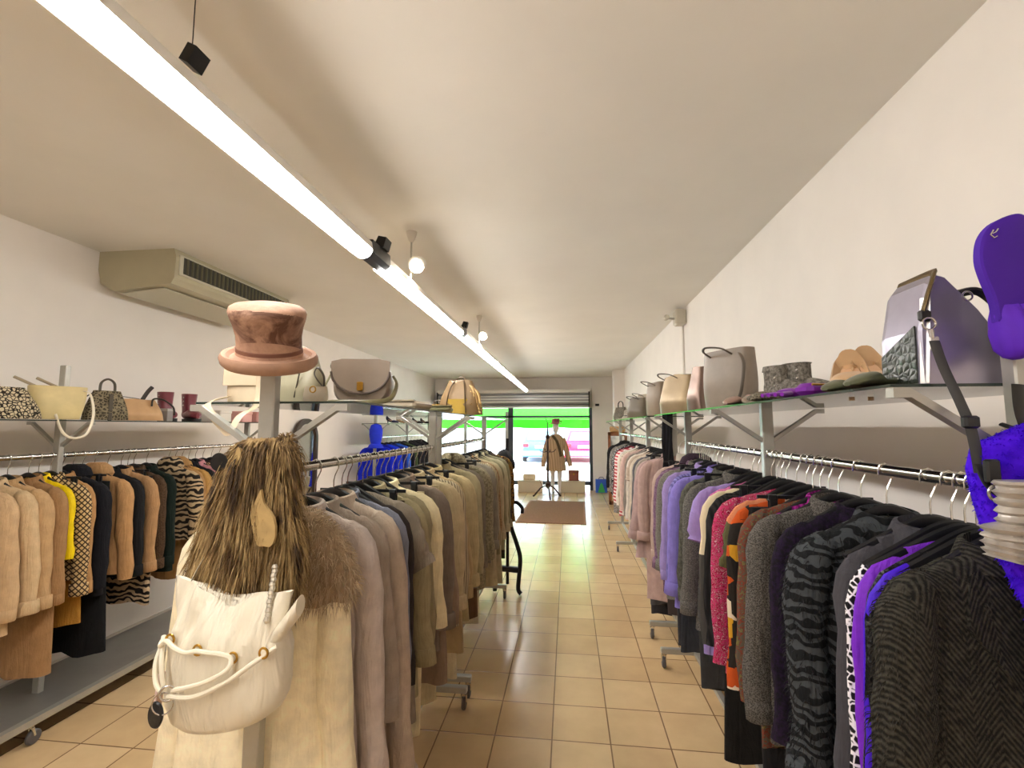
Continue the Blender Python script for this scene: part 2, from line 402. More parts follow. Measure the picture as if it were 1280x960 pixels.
def spot(y, label):
    t = thing('ceiling_spotlight', label, 'spotlight', (FX + .025, y, H), 0, 'spotlights along the light line')
    MB().lathe([(.01, -.07), (.022, -.05), (.034, -.012), (.036, 0)], 16).build('ceiling_rose', TRIM, t)
    MB().tube([(0, 0, -.06), (0, 0, -.31)], .006, 8).build('rod', GREYP, t)
    b = MB().lathe([(.02, -.07), (.045, -.055), (.05, 0), (.052, .02)], 16, (0, 0, 0), Matrix.Rotation(R(115), 3, 'X')).build('lamp_head', WHITEP, t, loc=(.055, -.04, -.235))
    MB().tube([(0, 0, -.25), (.055, 0, -.235)], .008).build('arm', GREYP, t)
    MB().lathe([(.0, .03), (.028, .028), (.042, .018), (.046, .012)], 16, (0, 0, 0), Matrix.Rotation(R(115), 3, 'X')).build('lens', LENS, t, loc=(.055, -.04, -.235))
    ld = bpy.data.lights.new('spot_bulb', 'SPOT'); ld.energy = SPOT_POWER; ld.color = (1, .86, .68); ld.spot_size = R(110); ld.shadow_soft_size = .03
    lo = bpy.data.objects.new('spot_bulb', ld); C.objects.link(lo); lo.parent = t; lo.location = (.055, -.085, -.26); lo.rotation_euler = (R(45), 0, 0)
LENS = emit('spot_lens', (1, .88, .7, 1), 14)
spot(2.87, 'near glowing spotlight hanging beside the linear light')
spot(5.23, 'far glowing spotlight hanging beside the linear light')

ac = thing('air_conditioner', 'beige ceiling air conditioner with dark grille on the left wall', 'air conditioner', (-3.385, 2.94, H))
ACM = plain('aged_beige_plastic', 'B6AE92', .5, 0, .05, 4)
prof = [(0, 0), (.60, 0), (.62, -.06), (.615, -.215), (.59, -.255), (.14, -.30), (.03, -.235), (.0, -.13)]
MB().prism(prof, 'y', 0, 1.38).build('casing', ACM, ac, smooth=False)
MB().span((.600, .03, -.185), (.628, 1.35, -.035), bev=.005).build('outlet_frame', plain('pale_ac_trim', 'C6C1AC', .5), ac, smooth=False)
g = MB(); g.span((.622, .06, -.17), (.631, 1.32, -.05)); gr = g.build('grille', plain('dark_grille', '3B3A30', .5), ac, smooth=False)
g = MB()
for i in range(28): g.box((.636, .09 + i * .0445, -.11), (.012, .006, .115), M=Matrix.Rotation(.4, 3, 'Z'))
g.build('louvre', plain('grille_slat', '67644F', .5), ac, smooth=False)
MB().prism([(.15, -.301), (.5, -.272), (.5, -.278), (.15, -.307)], 'y', .04, 1.34).build('intake_panel', plain('pale_ac_trim', 'C6C1AC', .5), ac, smooth=False)

al = thing('alarm_sensor', 'small beige motion sensor box high on the right wall', 'sensor', (XR, 5.12, 2.79))
MB().span((-.115, -.07, -.09), (0, .07, .075), bev=.015).build('box', plain('aged_white', 'C9C0AE', .5), al, smooth=False)
MB().tube([(-.1, 0, -.02), (-.19, -.05, -.02)], .012).build('arm', GREYP, al)
MB().lathe([(.0, -.03), (.025, -.03), (.03, .03), (.02, .045)], 14, (0, 0, 0), Matrix.Rotation(R(90), 3, 'X')).build('detector_head', plain('aged_white', 'C9C0AE', .5), al, loc=(-.21, -.06, -.02))
MB().lathe([(.0, -.002), (.014, -.002), (.014, .004)], 12, (0, 0, 0), Matrix.Rotation(R(90), 3, 'X')).build('lens', BLACKP, al, loc=(-.21, -.093, -.02))
tag(MB().tube([(XR - .012, 5.2, .0), (XR - .012, 5.2, 2.72)], .013, 8).build('cable_conduit', WALL), 'thin white conduit running down the wall below the motion sensor', 'conduit')
tag(MB().span((.70, Y1 - .07, 1.93 + .21), (.80, Y1 - .05, 1.99 + .21)).build('wall_plate', BLACKP, smooth=False), 'small black plate on the white pier beside the shutter', 'plate')

# ------------------------------------------------------------------ racks and glass shelves
def caster(root, x, y):
    c = MB().tube([(0, 0, .085), (0, 0, .115)], .012).tube([(-.012, 0, .09), (-.012, .012, .045)], .006).tube([(.012, 0, .09), (.012, .012, .045)], .006)
    f_ = c.build('caster_fork', CHROME, root, loc=(x, y, 0))
    MB().lathe([(.006, -.011), (.03, -.011), (.036, -.005), (.036, .005), (.03, .011), (.006, .011)], 18, (0, 0, 0), Matrix.Rotation(R(90), 3, 'Y')).build('caster_wheel', RUBBER, f_, loc=(0, .014, .036))
def rack(label, X, posts, rz, sz, sw, tops, feet, ext=(.0, .0), brace=True, low_rail=None, up=None):
    y0, y1 = posts[0], posts[-1]; t = thing('clothes_rack', label, 'clothes rack', (X, y0, 0)); t['group'] = 'metal clothes racks'
    for i, y in enumerate(posts):
        MB().span((-.022, y - y0 - .015, .10), (.022, y - y0 + .015, tops[i]), bev=.003).build('post', GREYP, t, smooth=False)
        if brace:
            for sx in (-1, 1):
                MB().loft([[(sx * x + dx_, y - y0 + dy, z + dz) for dx_, dz, dy in ((0, -.009, -.011), (0, .009, -.011), (0, .009, .011), (0, -.009, .011))] for x, z in ((.018, rz + .055), (sw - .02, sz - .012), (sw + .01, sz - .012))]).build('brace', GREYP, t, smooth=False)
    MB().tube([(0, -ext[0], rz), (0, y1 - y0 + ext[1], rz)], .0145, 14).build('hanging_rail', CHROME, t)
    for y in feet:
        MB().span((-.225, y - y0 - .018, .10), (.225, y - y0 + .018, .135), bev=.004).build('foot_bar', GREYP, t, smooth=False)
        for sx in (-1, 1): caster(t, sx * .205, y - y0)
    if low_rail is None: MB().span((-.014, 0, .105), (.014, y1 - y0, .13)).build('base_rail', GREYP, t, smooth=False)
    if low_rail is not None:
        caster(t, low_rail, 1.33)
        MB().span((-.25, -.5, .112), (low_rail - .02, y1 - y0, .122)).build('base_tray', plain('grey_steel_tray', '8C8983', .3, .5, .1, 6), t, smooth=False)
        MB().span((low_rail - .018, -.5, .10), (low_rail + .018, y1 - y0, .135)).build('front_base_rail', GREYP, t, smooth=False)
    return t
def shelf(label, X, y0, y1, z, sw):
    m = MB(); x, y = sw, (y1 - y0) / 2
    m.span((-x, -y, -.007), (x, y, -.001)); m.mi = [0, 0, 1, 1, 1, 1]
    return tag(m.build('glass_shelf', [SGLASS, SEDGE], None, False, loc=(X, (y0 + y1) / 2, z)), label, 'shelf', 'glass shelves on the racks')
XC, XRK, XL = -.815, .83, -3.0
rack('nearest centre rack with hat-topped post and neutral clothes', XC, (1.2, 2.78), 1.495, 1.683, .22, (1.765, 1.70), (1.2, 2.78))
rack('far centre rack of neutral clothes carrying the straw bag', XC, (2.9, 4.53), 1.495, 1.683, .22, (1.70, 1.70), (2.9, 4.53))
rack('right rack of purple and black clothes nearest the camera', XRK, (.962, 2.09, 3.4), 1.505, 1.695, .215, (1.985, 1.71, 1.71), (.962, 3.4))
rack('right rack of pale pink clothes farther down the right wall', XRK, (3.84, 5.05, 6.35, 7.65), 1.505, 1.695, .215, (1.71, 1.71, 1.71, 1.72), (3.84, 6.35, 7.65))
rack('left wall rack of camel, black and yellow coats', XL, (.9, 2.46, 4.1), 1.45, 1.65, .21, (1.70, 1.985, 1.70), (.9, 4.1), low_rail=.26)
rack('far left rack with blue and black clothes near the window', -2.95, (6.95, 8.4, 9.75), 1.45, 1.66, .21, (1.9, 1.9, 1.9), (6.95, 9.75))
shelf('near glass shelf on the nearest centre rack', XC, 1.215, 2.72, 1.69, .235)
shelf('glass shelf of the far centre rack holding the straw bag', XC, 2.84, 4.56, 1.69, .235)
shelf('long glass shelf above the purple and black clothes', XRK, .975, 3.44, 1.702, .215)
shelf('far right glass shelf crowded with small bags', XRK, 3.78, 7.66, 1.702, .215)
shelf('glass shelf on the left rack carrying bags and boots', XL, .86, 4.14, 1.657, .21)
shelf('upper glass shelf on the far left rack', -2.95, 6.9, 9.8, 1.80, .2)
shelf('lower glass shelf on the far left rack', -2.95, 6.9, 9.8, 1.667, .2)

# ------------------------------------------------------------------ hangers and clothes
HOOK = [(-.0175, 0, -.014), (-.0178, 0, 0), (-.0126, 0, .0126), (0, 0, .0178), (.0126, 0, .0126), (.0178, 0, 0), (.016, 0, -.02), (.004, 0, -.045), (0, 0, -.062), (0, 0, -.122)]
_hook = MB().tube(HOOK, .0021, 7, up=(0, 1, 0)).build('hook', CHROME); _hk = _hook.data
arch = catmull([(-.185, 0, -.195), (-.1, 0, -.146), (-.04, 0, -.112), (0, 0, -.1), (.04, 0, -.112), (.1, 0, -.146), (.185, 0, -.195)], 4)
_sh = MB().tube(arch, .014, 8, ry=.0085, up=(0, 1, 0)); _sh = _sh.build('shoulder_bar', BLACKP); _shd = _sh.data
_br = MB().box((0, 0, -.128), (.36, .007, .012)); _br = _br.build('clip_bar', BLACKP, smooth=False); _brd = _br.data
_cl = MB().box((0, -.008, -.155), (.026, .008, .055), bev=.003).box((0, .008, -.155), (.026, .008, .055), bev=.003).box((0, 0, -.13), (.03, .022, .02), bev=.003); _cl = _cl.build('clip', BLACKP, smooth=False); _cld = _cl.data
for o in (_hook, _sh, _br, _cl): bpy.data.objects.remove(o)
def lk(name, me, parent, loc=(0, 0, 0)):
    o = bpy.data.objects.new(name, me); C.objects.link(o); o.parent = parent; o.location = loc; return o
WARMP = plain('clear_plastic_hanger', 'B8B0A4', .3); _sh2 = _shd.copy(); _sh2.materials.clear(); _sh2.materials.append(WARMP)
def hanger(X, Y, z, yaw, key, rackname, clips, i):
    t = thing('clothes_hanger', '%s hanger on %s holding the %s' % ('black clip' if clips else 'black plastic', rackname, key), 'hanger', (X, Y, z), yaw, 'hangers on the racks')
    lk('hook', _hk, t)
    if clips:
        lk('clip_bar', _brd, t)
        for sx in (-.13, .13): lk('clip', _cld, t, (sx, 0, 0))
    else: lk('shoulder_bar', _shd, t)
def trousers(t, mat, L, hw, th, rnd, skirt):
    n = 36; ph = rnd.uniform(0, 6); z0 = -.165
    def leg(cx, w0, w1, za, zb, A):
        rings = []
        for j in range(14):
            u = j / 13; z = za + (zb - za) * u; w_ = w0 + (w1 - w0) * u
            rings.append([(cx + p, q * (1 + .25 * u) + A * u ** .7 * sin(p / hw * 5 + ph + u), z + .008 * sin(p * 30 + ph) * u) for p, q in sup(w_, th, .75, n)])
        return MB().loft(rings)
    MB().loft([[(p, q, z) for p, q in sup(hw * .86, th * .9, .7, n)] for z in (z0, z0 - .04)]).build('waistband', mat, t)
    if skirt: leg(0, hw * .87, hw * 1.05, z0 - .035, z0 - L, .014).build('skirt_panel', mat, t)
    else:
        for sx in (-1, 1): leg(sx * hw * .42, hw * .46, hw * .42, z0 - .035, z0 - L, .008).build('trouser_leg', mat, t)
def coat_collar(t, mat, th, k=1.0):
    n = 20; rings = []
    for rx, ry, z in ((.06, .03, -.125), (.068, .036, -.105), (.078, .042, -.108), (.10, .05, -.15)):
        rings.append([(rx * k * cos(2 * PI * i / n), ry * k * sin(2 * PI * i / n), z + .012 * sin(2 * PI * i / n)) for i in range(n)])
    MB().loft(rings, False, False).build('collar', mat, t)
def lapels(t, mat, th):
    for sx in (-1, 1):
        y = -th - .006
        MB().loft([[(sx * .055, -th * .6, -.135), (sx * .1, -th * .9, -.165), (sx * .115, y - .002, -.25), (sx * .055, y - .004, -.33), (sx * .012, y, -.43), (sx * .004, y, -.42), (sx * .02, -th * .8, -.22)],
                   [(sx * .055, -th * .6 + .01, -.135), (sx * .1, -th * .9 + .01, -.165), (sx * .115, y + .012, -.25), (sx * .055, y + .012, -.33), (sx * .012, y + .012, -.43), (sx * .004, y + .012, -.42), (sx * .02, -th * .8 + .01, -.22)]]).build('lapel', mat, t)
_count = [0]
CUR = {}
def garment(Y, look, key, fab, hem, hw=.21, slv='long', kind='coat', sl=None, th=.026, collar=None, flare=.02, yaw=None, dx=0, extra=None, fabs=None):
    rk = CUR; _count[0] += 1; rnd = random.Random(_count[0] * 7 + 3)
    if yaw is None: yaw = R(rnd.uniform(-5, 5))
    X, z = rk['X'] + dx, rk['z']
    if 'map' in rk: Y = rk['map'](Y)
    mat = fabric(*fab, gain=rk.get('gain', 1)); clips = kind in ('trousers', 'skirt')
    lab = '%s hanging %s' % (look, rk['where'])
    t = thing(kind, lab, {'blouse': 'blouse', 'cardigan': 'cardigan'}.get(kind, kind), (X, Y, z), yaw, rk['group'])
    hanger(X, Y, z, yaw, key, rk['short'], clips, _count[0])
    L = z - .125 - hem
    if clips:
        trousers(t, mat, z - .165 - hem, hw, th * .75, rnd, kind == 'skirt'); return t
    n = 44; ph, p2 = rnd.uniform(0, 6), rnd.uniform(0, 6); kf = rnd.uniform(3.2, 5.2)
    prof = [(.045, -.122, .5), (.062, -.124, .58), (.078, -.127, .64), (.098, -.134, .7), (.12, -.143, .76), (hw * .7, -.154, .84), (hw * .8, -.164, .9), (hw * .88, -.174, .95), (hw * .94, -.187, .98), (hw * .98, -.205, 1), (hw * .99, -.23, 1.03), (hw * .985, -.25, 1.05)]
    m = 15
    for j in range(1, m + 1):
        u = j / m; prof.append((hw * .98 + flare * u ** 1.2, -.25 - (L - .125) * u, 1.08 + .22 * u))
    rings = []
    for r_, zz, k in prof:
        d = max(0, -.2 - zz) / max(.2, L); A = .016 * min(1, d * 1.3)
        rings.append([(p + .006 * d * sin(ph + zz * 9), q * (1 + .25 * d * sin(p / hw * kf * 2.3 + p2)) + A * sin(p / hw * kf + ph + .8 * d) + .5 * A * sin(p / hw * kf * 2.1 + p2),
                       zz + d * .008 * sin(p / hw * 4 + p2)) for p, q in sup(r_, th * k, .72, n)])
    MB().loft(rings).build('body', mat, t, ang=80)
    if slv != 'none':
        ln = sl or (.57 if slv == 'long' else .2)
        for sx in (-1, 1):
            a = rnd.uniform(-.016, .008); b = a + rnd.uniform(-.022, .006); e = hw
            pts = [(sx * (e - .075), 0, -.178), (sx * (e - .045), a * .15, -.19), (sx * (e - .02), a * .3, -.21), (sx * (e - .003), a * .7, -.24), (sx * (e + .006), a, -.28)]
            for j in range(1, 8):
                u = j / 7; pts.append((sx * (e + .006 + .02 * u + flare * .9 * u - .012 * u * u + .005 * sin(u * 7 + ph)), a + (b - a) * u - .006 * sin(u * 5 + p2), -.28 - (ln - .08) * u))
            k = th / .026
            rx = [.022, .034, .042, .048, .05] + [.05 - .008 * j / 7 + .004 * sin(j * 2.1 + ph) for j in range(1, 8)]
            ry = [q * .62 * k for q in rx]
            if slv == 'short': rx = [q * 1.12 for q in rx]
            MB().tube(pts, rx, 14, ry=ry, up=(0, 1, 0)).build('sleeve', fabric(*fabs) if fabs else mat, t, ang=75)
    if slv == 'long' and collar == 'coat' and not fabs:
        for o in [c for c in t.children if c.name.startswith('sleeve')]:
            vs = [v.co for v in o.data.vertices]; n14 = 14; last = vs[-n14:]; prev = vs[-2 * n14:-n14]
            c0 = sum((v for v in last), Vector()) / n14; c1 = sum((v for v in prev), Vector()) / n14; dn = (c0 - c1).normalized()
            MB().loft([[c0 + (v - c0) * k + dn * q for v in last] for k, q in ((1.02, -.06), (1.14, -.058), (1.16, -.03), (1.16, .003), (1.05, .006))]).build('cuff', mat, t, ang=75)
    if collar in ('coat', 'shirt'): coat_collar(t, mat, th, 1 if collar == 'coat' else .85)
    if collar == 'coat': lapels(t, mat, th)
    if collar == 'hood':
        MB().loft([[(p, q + .02, zz) for p, q in sup(a_, b_, .9, 20)] for a_, b_, zz in ((.09, .04, -.16), (.11, .055, -.125), (.09, .05, -.085), (.05, .03, -.06))]).build('hood', mat, t)
    if kind in ('shirt', 'cardigan', 'coat', 'jacket') and slv == 'long':
        bm_ = plain('garment_button', '4A4036', .4)
        for j in range(4):
            zz = -.36 - j * .1
            if -zz > L: break
            MB().lathe([(.002, -.004), (.011, -.004), (.011, .0), (.004, .002)], 10, (0, 0, 0), Matrix.Rotation(R(90), 3, 'X')).build('button', bm_, t, loc=(.006, -th * 1.25 - .006, zz))
    return t
def g_root(t): return t

RMAP = [(.93, 1.03), (1.05, 1.115), (1.085, 1.15), (1.13, 1.21), (1.215, 1.36), (1.385, 1.58), (1.615, 1.78), (1.74, 1.93), (1.95, 2.12), (2.15, 2.42), (2.35, 2.69), (2.54, 2.93), (2.92, 3.13), (3.24, 3.36)]
def ry(y):
    for (a, p), (b, q) in zip(RMAP, RMAP[1:]):
        if y <= b: return p + (y - a) / (b - a) * (q - p)
    return y
CUR = dict(X=XRK, z=1.505, map=ry, where='on the near right rack', short='right rack', group='clothes on the near right rack')
G = garment
furj = G(.93, 'black herringbone faux fur jacket', 'herringbone fur jacket', ('1B1916', 'herring', '4A463C'), .62, .2, th=.04, collar='coat', yaw=R(4), kind='jacket')
fj = [o for o in furj.children if o.name.startswith(('body', 'sleeve'))]
for i, o in enumerate(fj): fur('pile', surf_points(o, 2600 if i == 0 else 1300, i), fabric('3A362E', 'mottle', '1C1A17'), o, .016, .0012, 1.0, i, .4, (0, 0, -.6))
G(.975, 'blue-violet silky long-sleeved top', 'blue-violet top', ('4B1CD0', 'plain', None, 1, .5), .80, .185, kind='blouse', th=.014)
G(1.01, 'black sequinned evening blouse', 'sequinned blouse', ('141417', 'sequin', '3A3C40'), .55, .185, kind='blouse', th=.017)
G(1.05, 'bright purple full-length dress', 'purple dress', ('7C2CC9', 'plain', None, 1, .6), .30, .172, kind='dress', th=.02)
G(1.085, 'white and black animal-print blouse', 'animal-print blouse', ('F4F0F2', 'leopard', '1A181B', 1.6), .55, .175, kind='blouse', th=.013)
G(1.13, 'smooth charcoal wool overcoat', 'charcoal overcoat', ('47454A', 'plain'), .30, .17, th=.026, collar='coat')
zf = G(1.215, 'black and grey striped faux fur coat', 'striped fur coat', ('17181A', 'zebra', '44474A', 1.5), .52, .205, th=.05, collar='coat')
for i, o in enumerate([o for o in zf.children if o.name.startswith(('body', 'sleeve'))]):
    fur('pile', surf_points(o, 2200 if i == 0 else 1200, i), fabric('2A2B2D', 'mottle', '141416'), o, .018, .0013, 1.0, i, .4, (0, 0, -.6))
G(1.30, 'blackish plum lace blouse', 'plum lace blouse', ('241430', 'mottle', '141018'), .80, .19, kind='blouse', th=.026, collar='shirt')
G(1.385, 'grey tweed coat with magenta edging', 'grey tweed coat', ('6A655F', 'tweed', '2E2B28'), .68, .225, th=.03, collar='coat')
G(1.45, 'magenta ribbed short jacket', 'magenta jacket', ('A3238C', 'ribs', '6A1060'), .92, .18, kind='jacket', th=.018, collar='shirt')
G(1.51, 'brown and olive floral long dress', 'floral long dress', ('5C5344', 'floral', '7A3A2A', 1.2), .60, .215, kind='dress', th=.02)
G(1.565, 'narrow black pleated trousers', 'pleated black trousers', ('1E1D1F',), .28, .235, kind='trousers', th=.03)
G(1.615, 'black dress patterned in orange blocks', 'orange block dress', ('2B2622', 'patch', 'C4521E'), .74, .225, kind='dress', th=.018)
G(1.675, 'olive blouse with peach patches', 'olive peach blouse', ('5C5A3C', 'patch', 'D98A62', .7), .80, .205, slv='short', kind='blouse', th=.016)
G(1.74, 'red and pink printed tunic', 'red printed tunic', ('98103A', 'print', 'C43C6C', 1.6), .675, .225, kind='dress', th=.018)
G(1.79, 'violet satin evening blouse', 'satin blouse', ('6B1C9A', 'plain', None, 1, .35), .85, .195, kind='blouse', th=.014)
G(1.835, 'long plain black skirt', 'long black skirt', ('211F1D',), .34, .235, kind='skirt', th=.03)
G(1.89, 'soft black knitted cardigan', 'black cardigan', ('302E2E', 'ribs', '1C1B1B'), .80, .21, kind='cardigan', th=.022)
G(1.95, 'dark grey dress with cream shoulders', 'cream shouldered dress', ('E4D3B0', 'block', '4B4844'), .72, .225, kind='dress', th=.018)
G(2.005, 'magenta and pink cardigan', 'pink cardigan', ('C04A9A', 'mottle', 'E08AB4'), .88, .2, kind='cardigan', th=.016)
G(2.045, 'lilac short-sleeved tee', 'lilac tee', ('A893D2', 'plain'), .62, .225, slv='short', kind='blouse', th=.016)
G(2.15, 'grey speckled tweed jacket', 'speckled jacket', ('77736C', 'tweed', '3C3A37'), .66, .225, kind='jacket', th=.03, collar='coat')
G(2.21, 'dark grey wool trousers', 'dark grey trousers', ('3C3B3B',), .35, .23, kind='trousers', th=.028)
G(2.27, 'olive grey boiled wool jacket', 'olive grey jacket', ('66655A', 'mottle', '4C4B43'), .74, .205, kind='jacket', th=.024, collar='coat')
G(2.35, 'lavender blue long wool coat', 'lavender blue coat', ('8E80D0', 'plain'), .65, .235, th=.03, collar='coat', flare=.035)
G(2.42, 'slate blue pencil skirt', 'slate skirt', ('3B3C42',), .40, .22, kind='skirt', th=.024)
G(2.47, 'periwinkle knitted cardigan', 'periwinkle cardigan', ('8F88C8', 'ribs', '6F68A8'), .74, .205, kind='cardigan', th=.022)
G(2.54, 'pale lilac buttoned jacket', 'lilac jacket', ('A894CC', 'plain'), .70, .225, kind='jacket', th=.024, collar='coat')
G(2.61, 'ash grey zip jacket', 'ash grey jacket', ('6F6C6A', 'plain'), .72, .205, kind='jacket', th=.022, collar='shirt')
G(2.69, 'mid grey mottled cardigan', 'mottled cardigan', ('807C76', 'mottle', '57534E'), .60, .21, kind='cardigan', th=.024)
G(2.76, 'charcoal straight trousers', 'straight trousers', ('37363A',), .32, .22, kind='trousers', th=.024)
G(2.83, 'silver grey boucle coat', 'boucle coat', ('8C877C', 'tweed', '5A564E'), .56, .22, th=.026, collar='coat')
G(2.92, 'mauve mottled wool coat', 'mauve coat', ('8E6F86', 'mottle', '6C5068'), .58, .23, th=.028, collar='coat')
G(3.0, 'dark plum hooded cardigan', 'plum cardigan', ('3B2B38', 'plain'), .80, .2, kind='cardigan', th=.02, collar='hood')
G(3.08, 'dusty purple short jacket', 'dusty purple jacket', ('6E5468', 'mottle', '503B4C'), .82, .205, kind='jacket', th=.022, collar='shirt')
G(3.17, 'pale pinkish beige coat', 'pinkish beige coat', ('BFA599', 'plain'), .62, .21, th=.026, collar='coat')
G(3.24, 'cocoa wool trousers', 'cocoa trousers', ('4A3F3C',), .36, .21, kind='trousers', th=.02)

CUR = dict(X=XRK, z=1.505, where='on the far right rack', short='far right rack', group='clothes on the far right rack')
G(3.86, 'long pale rose coat', 'pale rose coat', ('C2A49C', 'plain'), .28, .22, th=.026, collar='coat')
G(3.94, 'wide flared dusty pink coat', 'dusty pink coat', ('B99D99', 'plain'), .58, .235, th=.035, flare=.07, collar='coat')
G(4.03, 'mid grey trousers', 'mid grey trousers', ('5C5A5C',), .2, .22, kind='trousers')
G(4.09, 'charcoal long trousers', 'charcoal trousers', ('3A383C',), .1, .2, kind='trousers')
G(4.2, 'stone coloured cardigan', 'stone cardigan', ('A79C90', 'plain'), .72, .21, kind='cardigan')
G(4.32, 'slate grey long tunic', 'slate tunic', ('67656A', 'plain'), .52, .21, kind='dress')
G(4.46, 'ivory frilled blouse', 'ivory blouse', ('D9CBB9', 'plain'), .68, .215, kind='blouse')
G(4.6, 'pale beige blouse', 'beige blouse', ('C9B5A2', 'plain'), .66, .215, slv='short', kind='blouse')
G(4.74, 'off-white shirt', 'off-white shirt', ('E0D6CA', 'plain'), .70, .21, kind='shirt', collar='shirt')
G(4.9, 'taupe grey jacket', 'taupe jacket', ('8F857D', 'plain'), .70, .21, kind='jacket', collar='coat')
G(5.15, 'light pink blouse', 'light pink blouse', ('D8B8AE', 'plain'), .64, .22, kind='blouse')
G(5.3, 'cream knitted top', 'cream knitted top', ('D6C8B4', 'ribs', 'B8A994'), .66, .22, kind='cardigan')
G(5.5, 'white sheer shirt', 'sheer shirt', ('E6DED4', 'plain'), .62, .22, kind='shirt', collar='shirt')
G(5.72, 'red and white striped shirt dress', 'striped shirt dress', ('C05058', 'hstripe', 'EAD8D4', .75), .58, .235, kind='dress', th=.05)
G(5.95, 'dark red blouse', 'dark red blouse', ('7A2030', 'plain'), .70, .21, kind='blouse')
G(6.2, 'black dotted blouse', 'dotted blouse', ('222226', 'leopard', 'B0B0B0'), .72, .21, kind='blouse')
G(6.6, 'grey patterned long dress', 'patterned dress', ('6A6668', 'floral', 'B0A8A0'), .45, .21, kind='dress')
G(7.1, 'black jacket at the far end', 'far black jacket', ('232226', 'plain'), .65, .21, kind='jacket', collar='coat')

CUR = dict(X=XC, z=1.495, gain=1.4, where='on the near centre rack', short='centre rack', group='clothes on the centre racks')
cc = G(1.285, 'long cream coat with brown fur collar', 'cream fur-collared coat', ('DCD0B2', 'plain'), .24, .2, sl=.85, th=.038, flare=.05, yaw=R(2), dx=-.055)
mb = MB().loft([[(p, q, zz) for p, q in sup(a_, b_, .9, 28)] for a_, b_, zz in ((.055, .03, -.11), (.10, .055, -.105), (.165, .075, -.16), (.215, .08, -.24), (.23, .07, -.30), (.215, .055, -.345), (.19, .04, -.36))])
FURC = plain('beige_fur_collar', 'A58B6C', .9, 0, .3, 30); FURL = plain('beige_fur_strand', 'C8B090', .8, 0, .35, 25)
fc = mb.build('fur_collar', FURC, cc, loc=(.052, 0, -.012)); fur('fur_pile', surf_points(fc, 7000, 4), FURL, fc, .03, .0011, .8, 4, .6, (0, -.2, -.3))
G(1.385, 'pale mauve grey wool coat', 'mauve grey coat', ('A89A92', 'plain'), .30, .2, sl=.74, th=.03, flare=.055, dx=-.01, collar='coat')
G(1.455, 'taupe grey long coat', 'taupe grey coat', ('8B7D71', 'plain'), .38, .195, th=.026, flare=.04, collar='coat')
G(1.575, 'soft greige coat with long sleeves', 'greige coat', ('A08F80', 'plain'), .50, .205, sl=.82, th=.03, flare=.07, collar='coat')
G(1.635, 'blue grey denim shirt', 'blue grey shirt', ('6B6C78', 'plain'), .48, .205, kind='shirt', th=.02, collar='shirt')
G(1.68, 'near-black slim dress', 'near-black dress', ('2E2724', 'plain'), .34, .2, kind='dress', th=.016)
G(1.755, 'mid grey short-sleeved dress', 'mid grey dress', ('75695C', 'plain'), .56, .205, slv='short', kind='dress', th=.03, flare=.06)
G(1.81, 'dark brown pleated skirt', 'dark brown skirt', ('3F2A20', 'ribs', '2A1B15'), .26, .205, kind='skirt', th=.02)
G(1.85, 'khaki cotton jacket', 'khaki jacket', ('8D8062', 'plain'), .60, .21, kind='jacket', th=.024, flare=.04, collar='coat')
G(1.925, 'olive linen blouse', 'olive blouse', ('80745A', 'plain'), .72, .21, kind='blouse', th=.02)
G(1.99, 'cream quilted cropped jacket', 'cream cropped jacket', ('C9BA97', 'plain'), .78, .225, sl=.5, kind='jacket', th=.026, collar='coat')
G(2.05, 'cream wide trousers', 'cream trousers', ('C4B696',), .30, .205, kind='trousers', th=.026)
G(2.13, 'slate brown blazer', 'slate brown blazer', ('6A5D53', 'plain'), .62, .225, kind='jacket', th=.026, collar='coat')
G(2.21, 'mocha wool coat with dark button', 'mocha coat', ('7E6A5A', 'plain'), .46, .21, th=.03, flare=.05, collar='coat')
G(2.28, 'putty linen trousers', 'putty trousers', ('B0A283',), .32, .21, kind='trousers', th=.024)
G(2.36, 'light sand blazer', 'sand blazer', ('AA9878', 'plain'), .66, .225, kind='jacket', th=.026, collar='coat')
G(2.45, 'oatmeal cardigan', 'oatmeal cardigan', ('A8997E', 'ribs', '8C7E66'), .60, .225, kind='cardigan', th=.024)
G(2.54, 'tan straight wool coat', 'tan coat', ('9C8664', 'plain'), .44, .21, th=.03, flare=.05, collar='coat')
G(2.62, 'ecru long skirt', 'ecru skirt', ('B9AC90',), .28, .2, kind='skirt', th=.024)
G(2.7, 'beige trench coat', 'beige trench', ('A3926F', 'plain'), .52, .23, th=.028, collar='coat')
CUR = dict(X=XC, z=1.495, gain=1.2, where='on the far centre rack', short='far centre rack', group='clothes on the centre racks')
G(2.97, 'pale khaki shirt', 'pale khaki shirt', ('A29676', 'plain'), .66, .22, kind='shirt', collar='shirt')
G(3.06, 'grey brown cardigan', 'grey brown cardigan', ('7B7062', 'plain'), .60, .22, kind='cardigan')
G(3.15, 'brown gathered skirt', 'brown gathered skirt', ('5C4630',), .36, .2, kind='skirt')
G(3.24, 'crinkled stone parka', 'stone parka', ('958A70', 'mottle', '7A7059'), .52, .235, th=.04, collar='hood')
G(3.34, 'warm grey dress', 'warm grey dress', ('837767', 'plain'), .50, .21, slv='short', kind='dress')
G(3.43, 'ivory straight trousers', 'ivory trousers', ('BFB394',), .22, .2, kind='trousers')
G(3.52, 'grey wool blazer', 'grey blazer', ('7F776B', 'plain'), .62, .225, kind='jacket', collar='coat')
G(3.61, 'dusty beige knit', 'dusty beige knit', ('A39377', 'ribs', '85775E'), .58, .225, kind='cardigan')
G(3.7, 'light brown suede jacket', 'suede jacket', ('9A7B5C', 'mottle', '7F6348'), .60, .22, kind='jacket', collar='shirt')
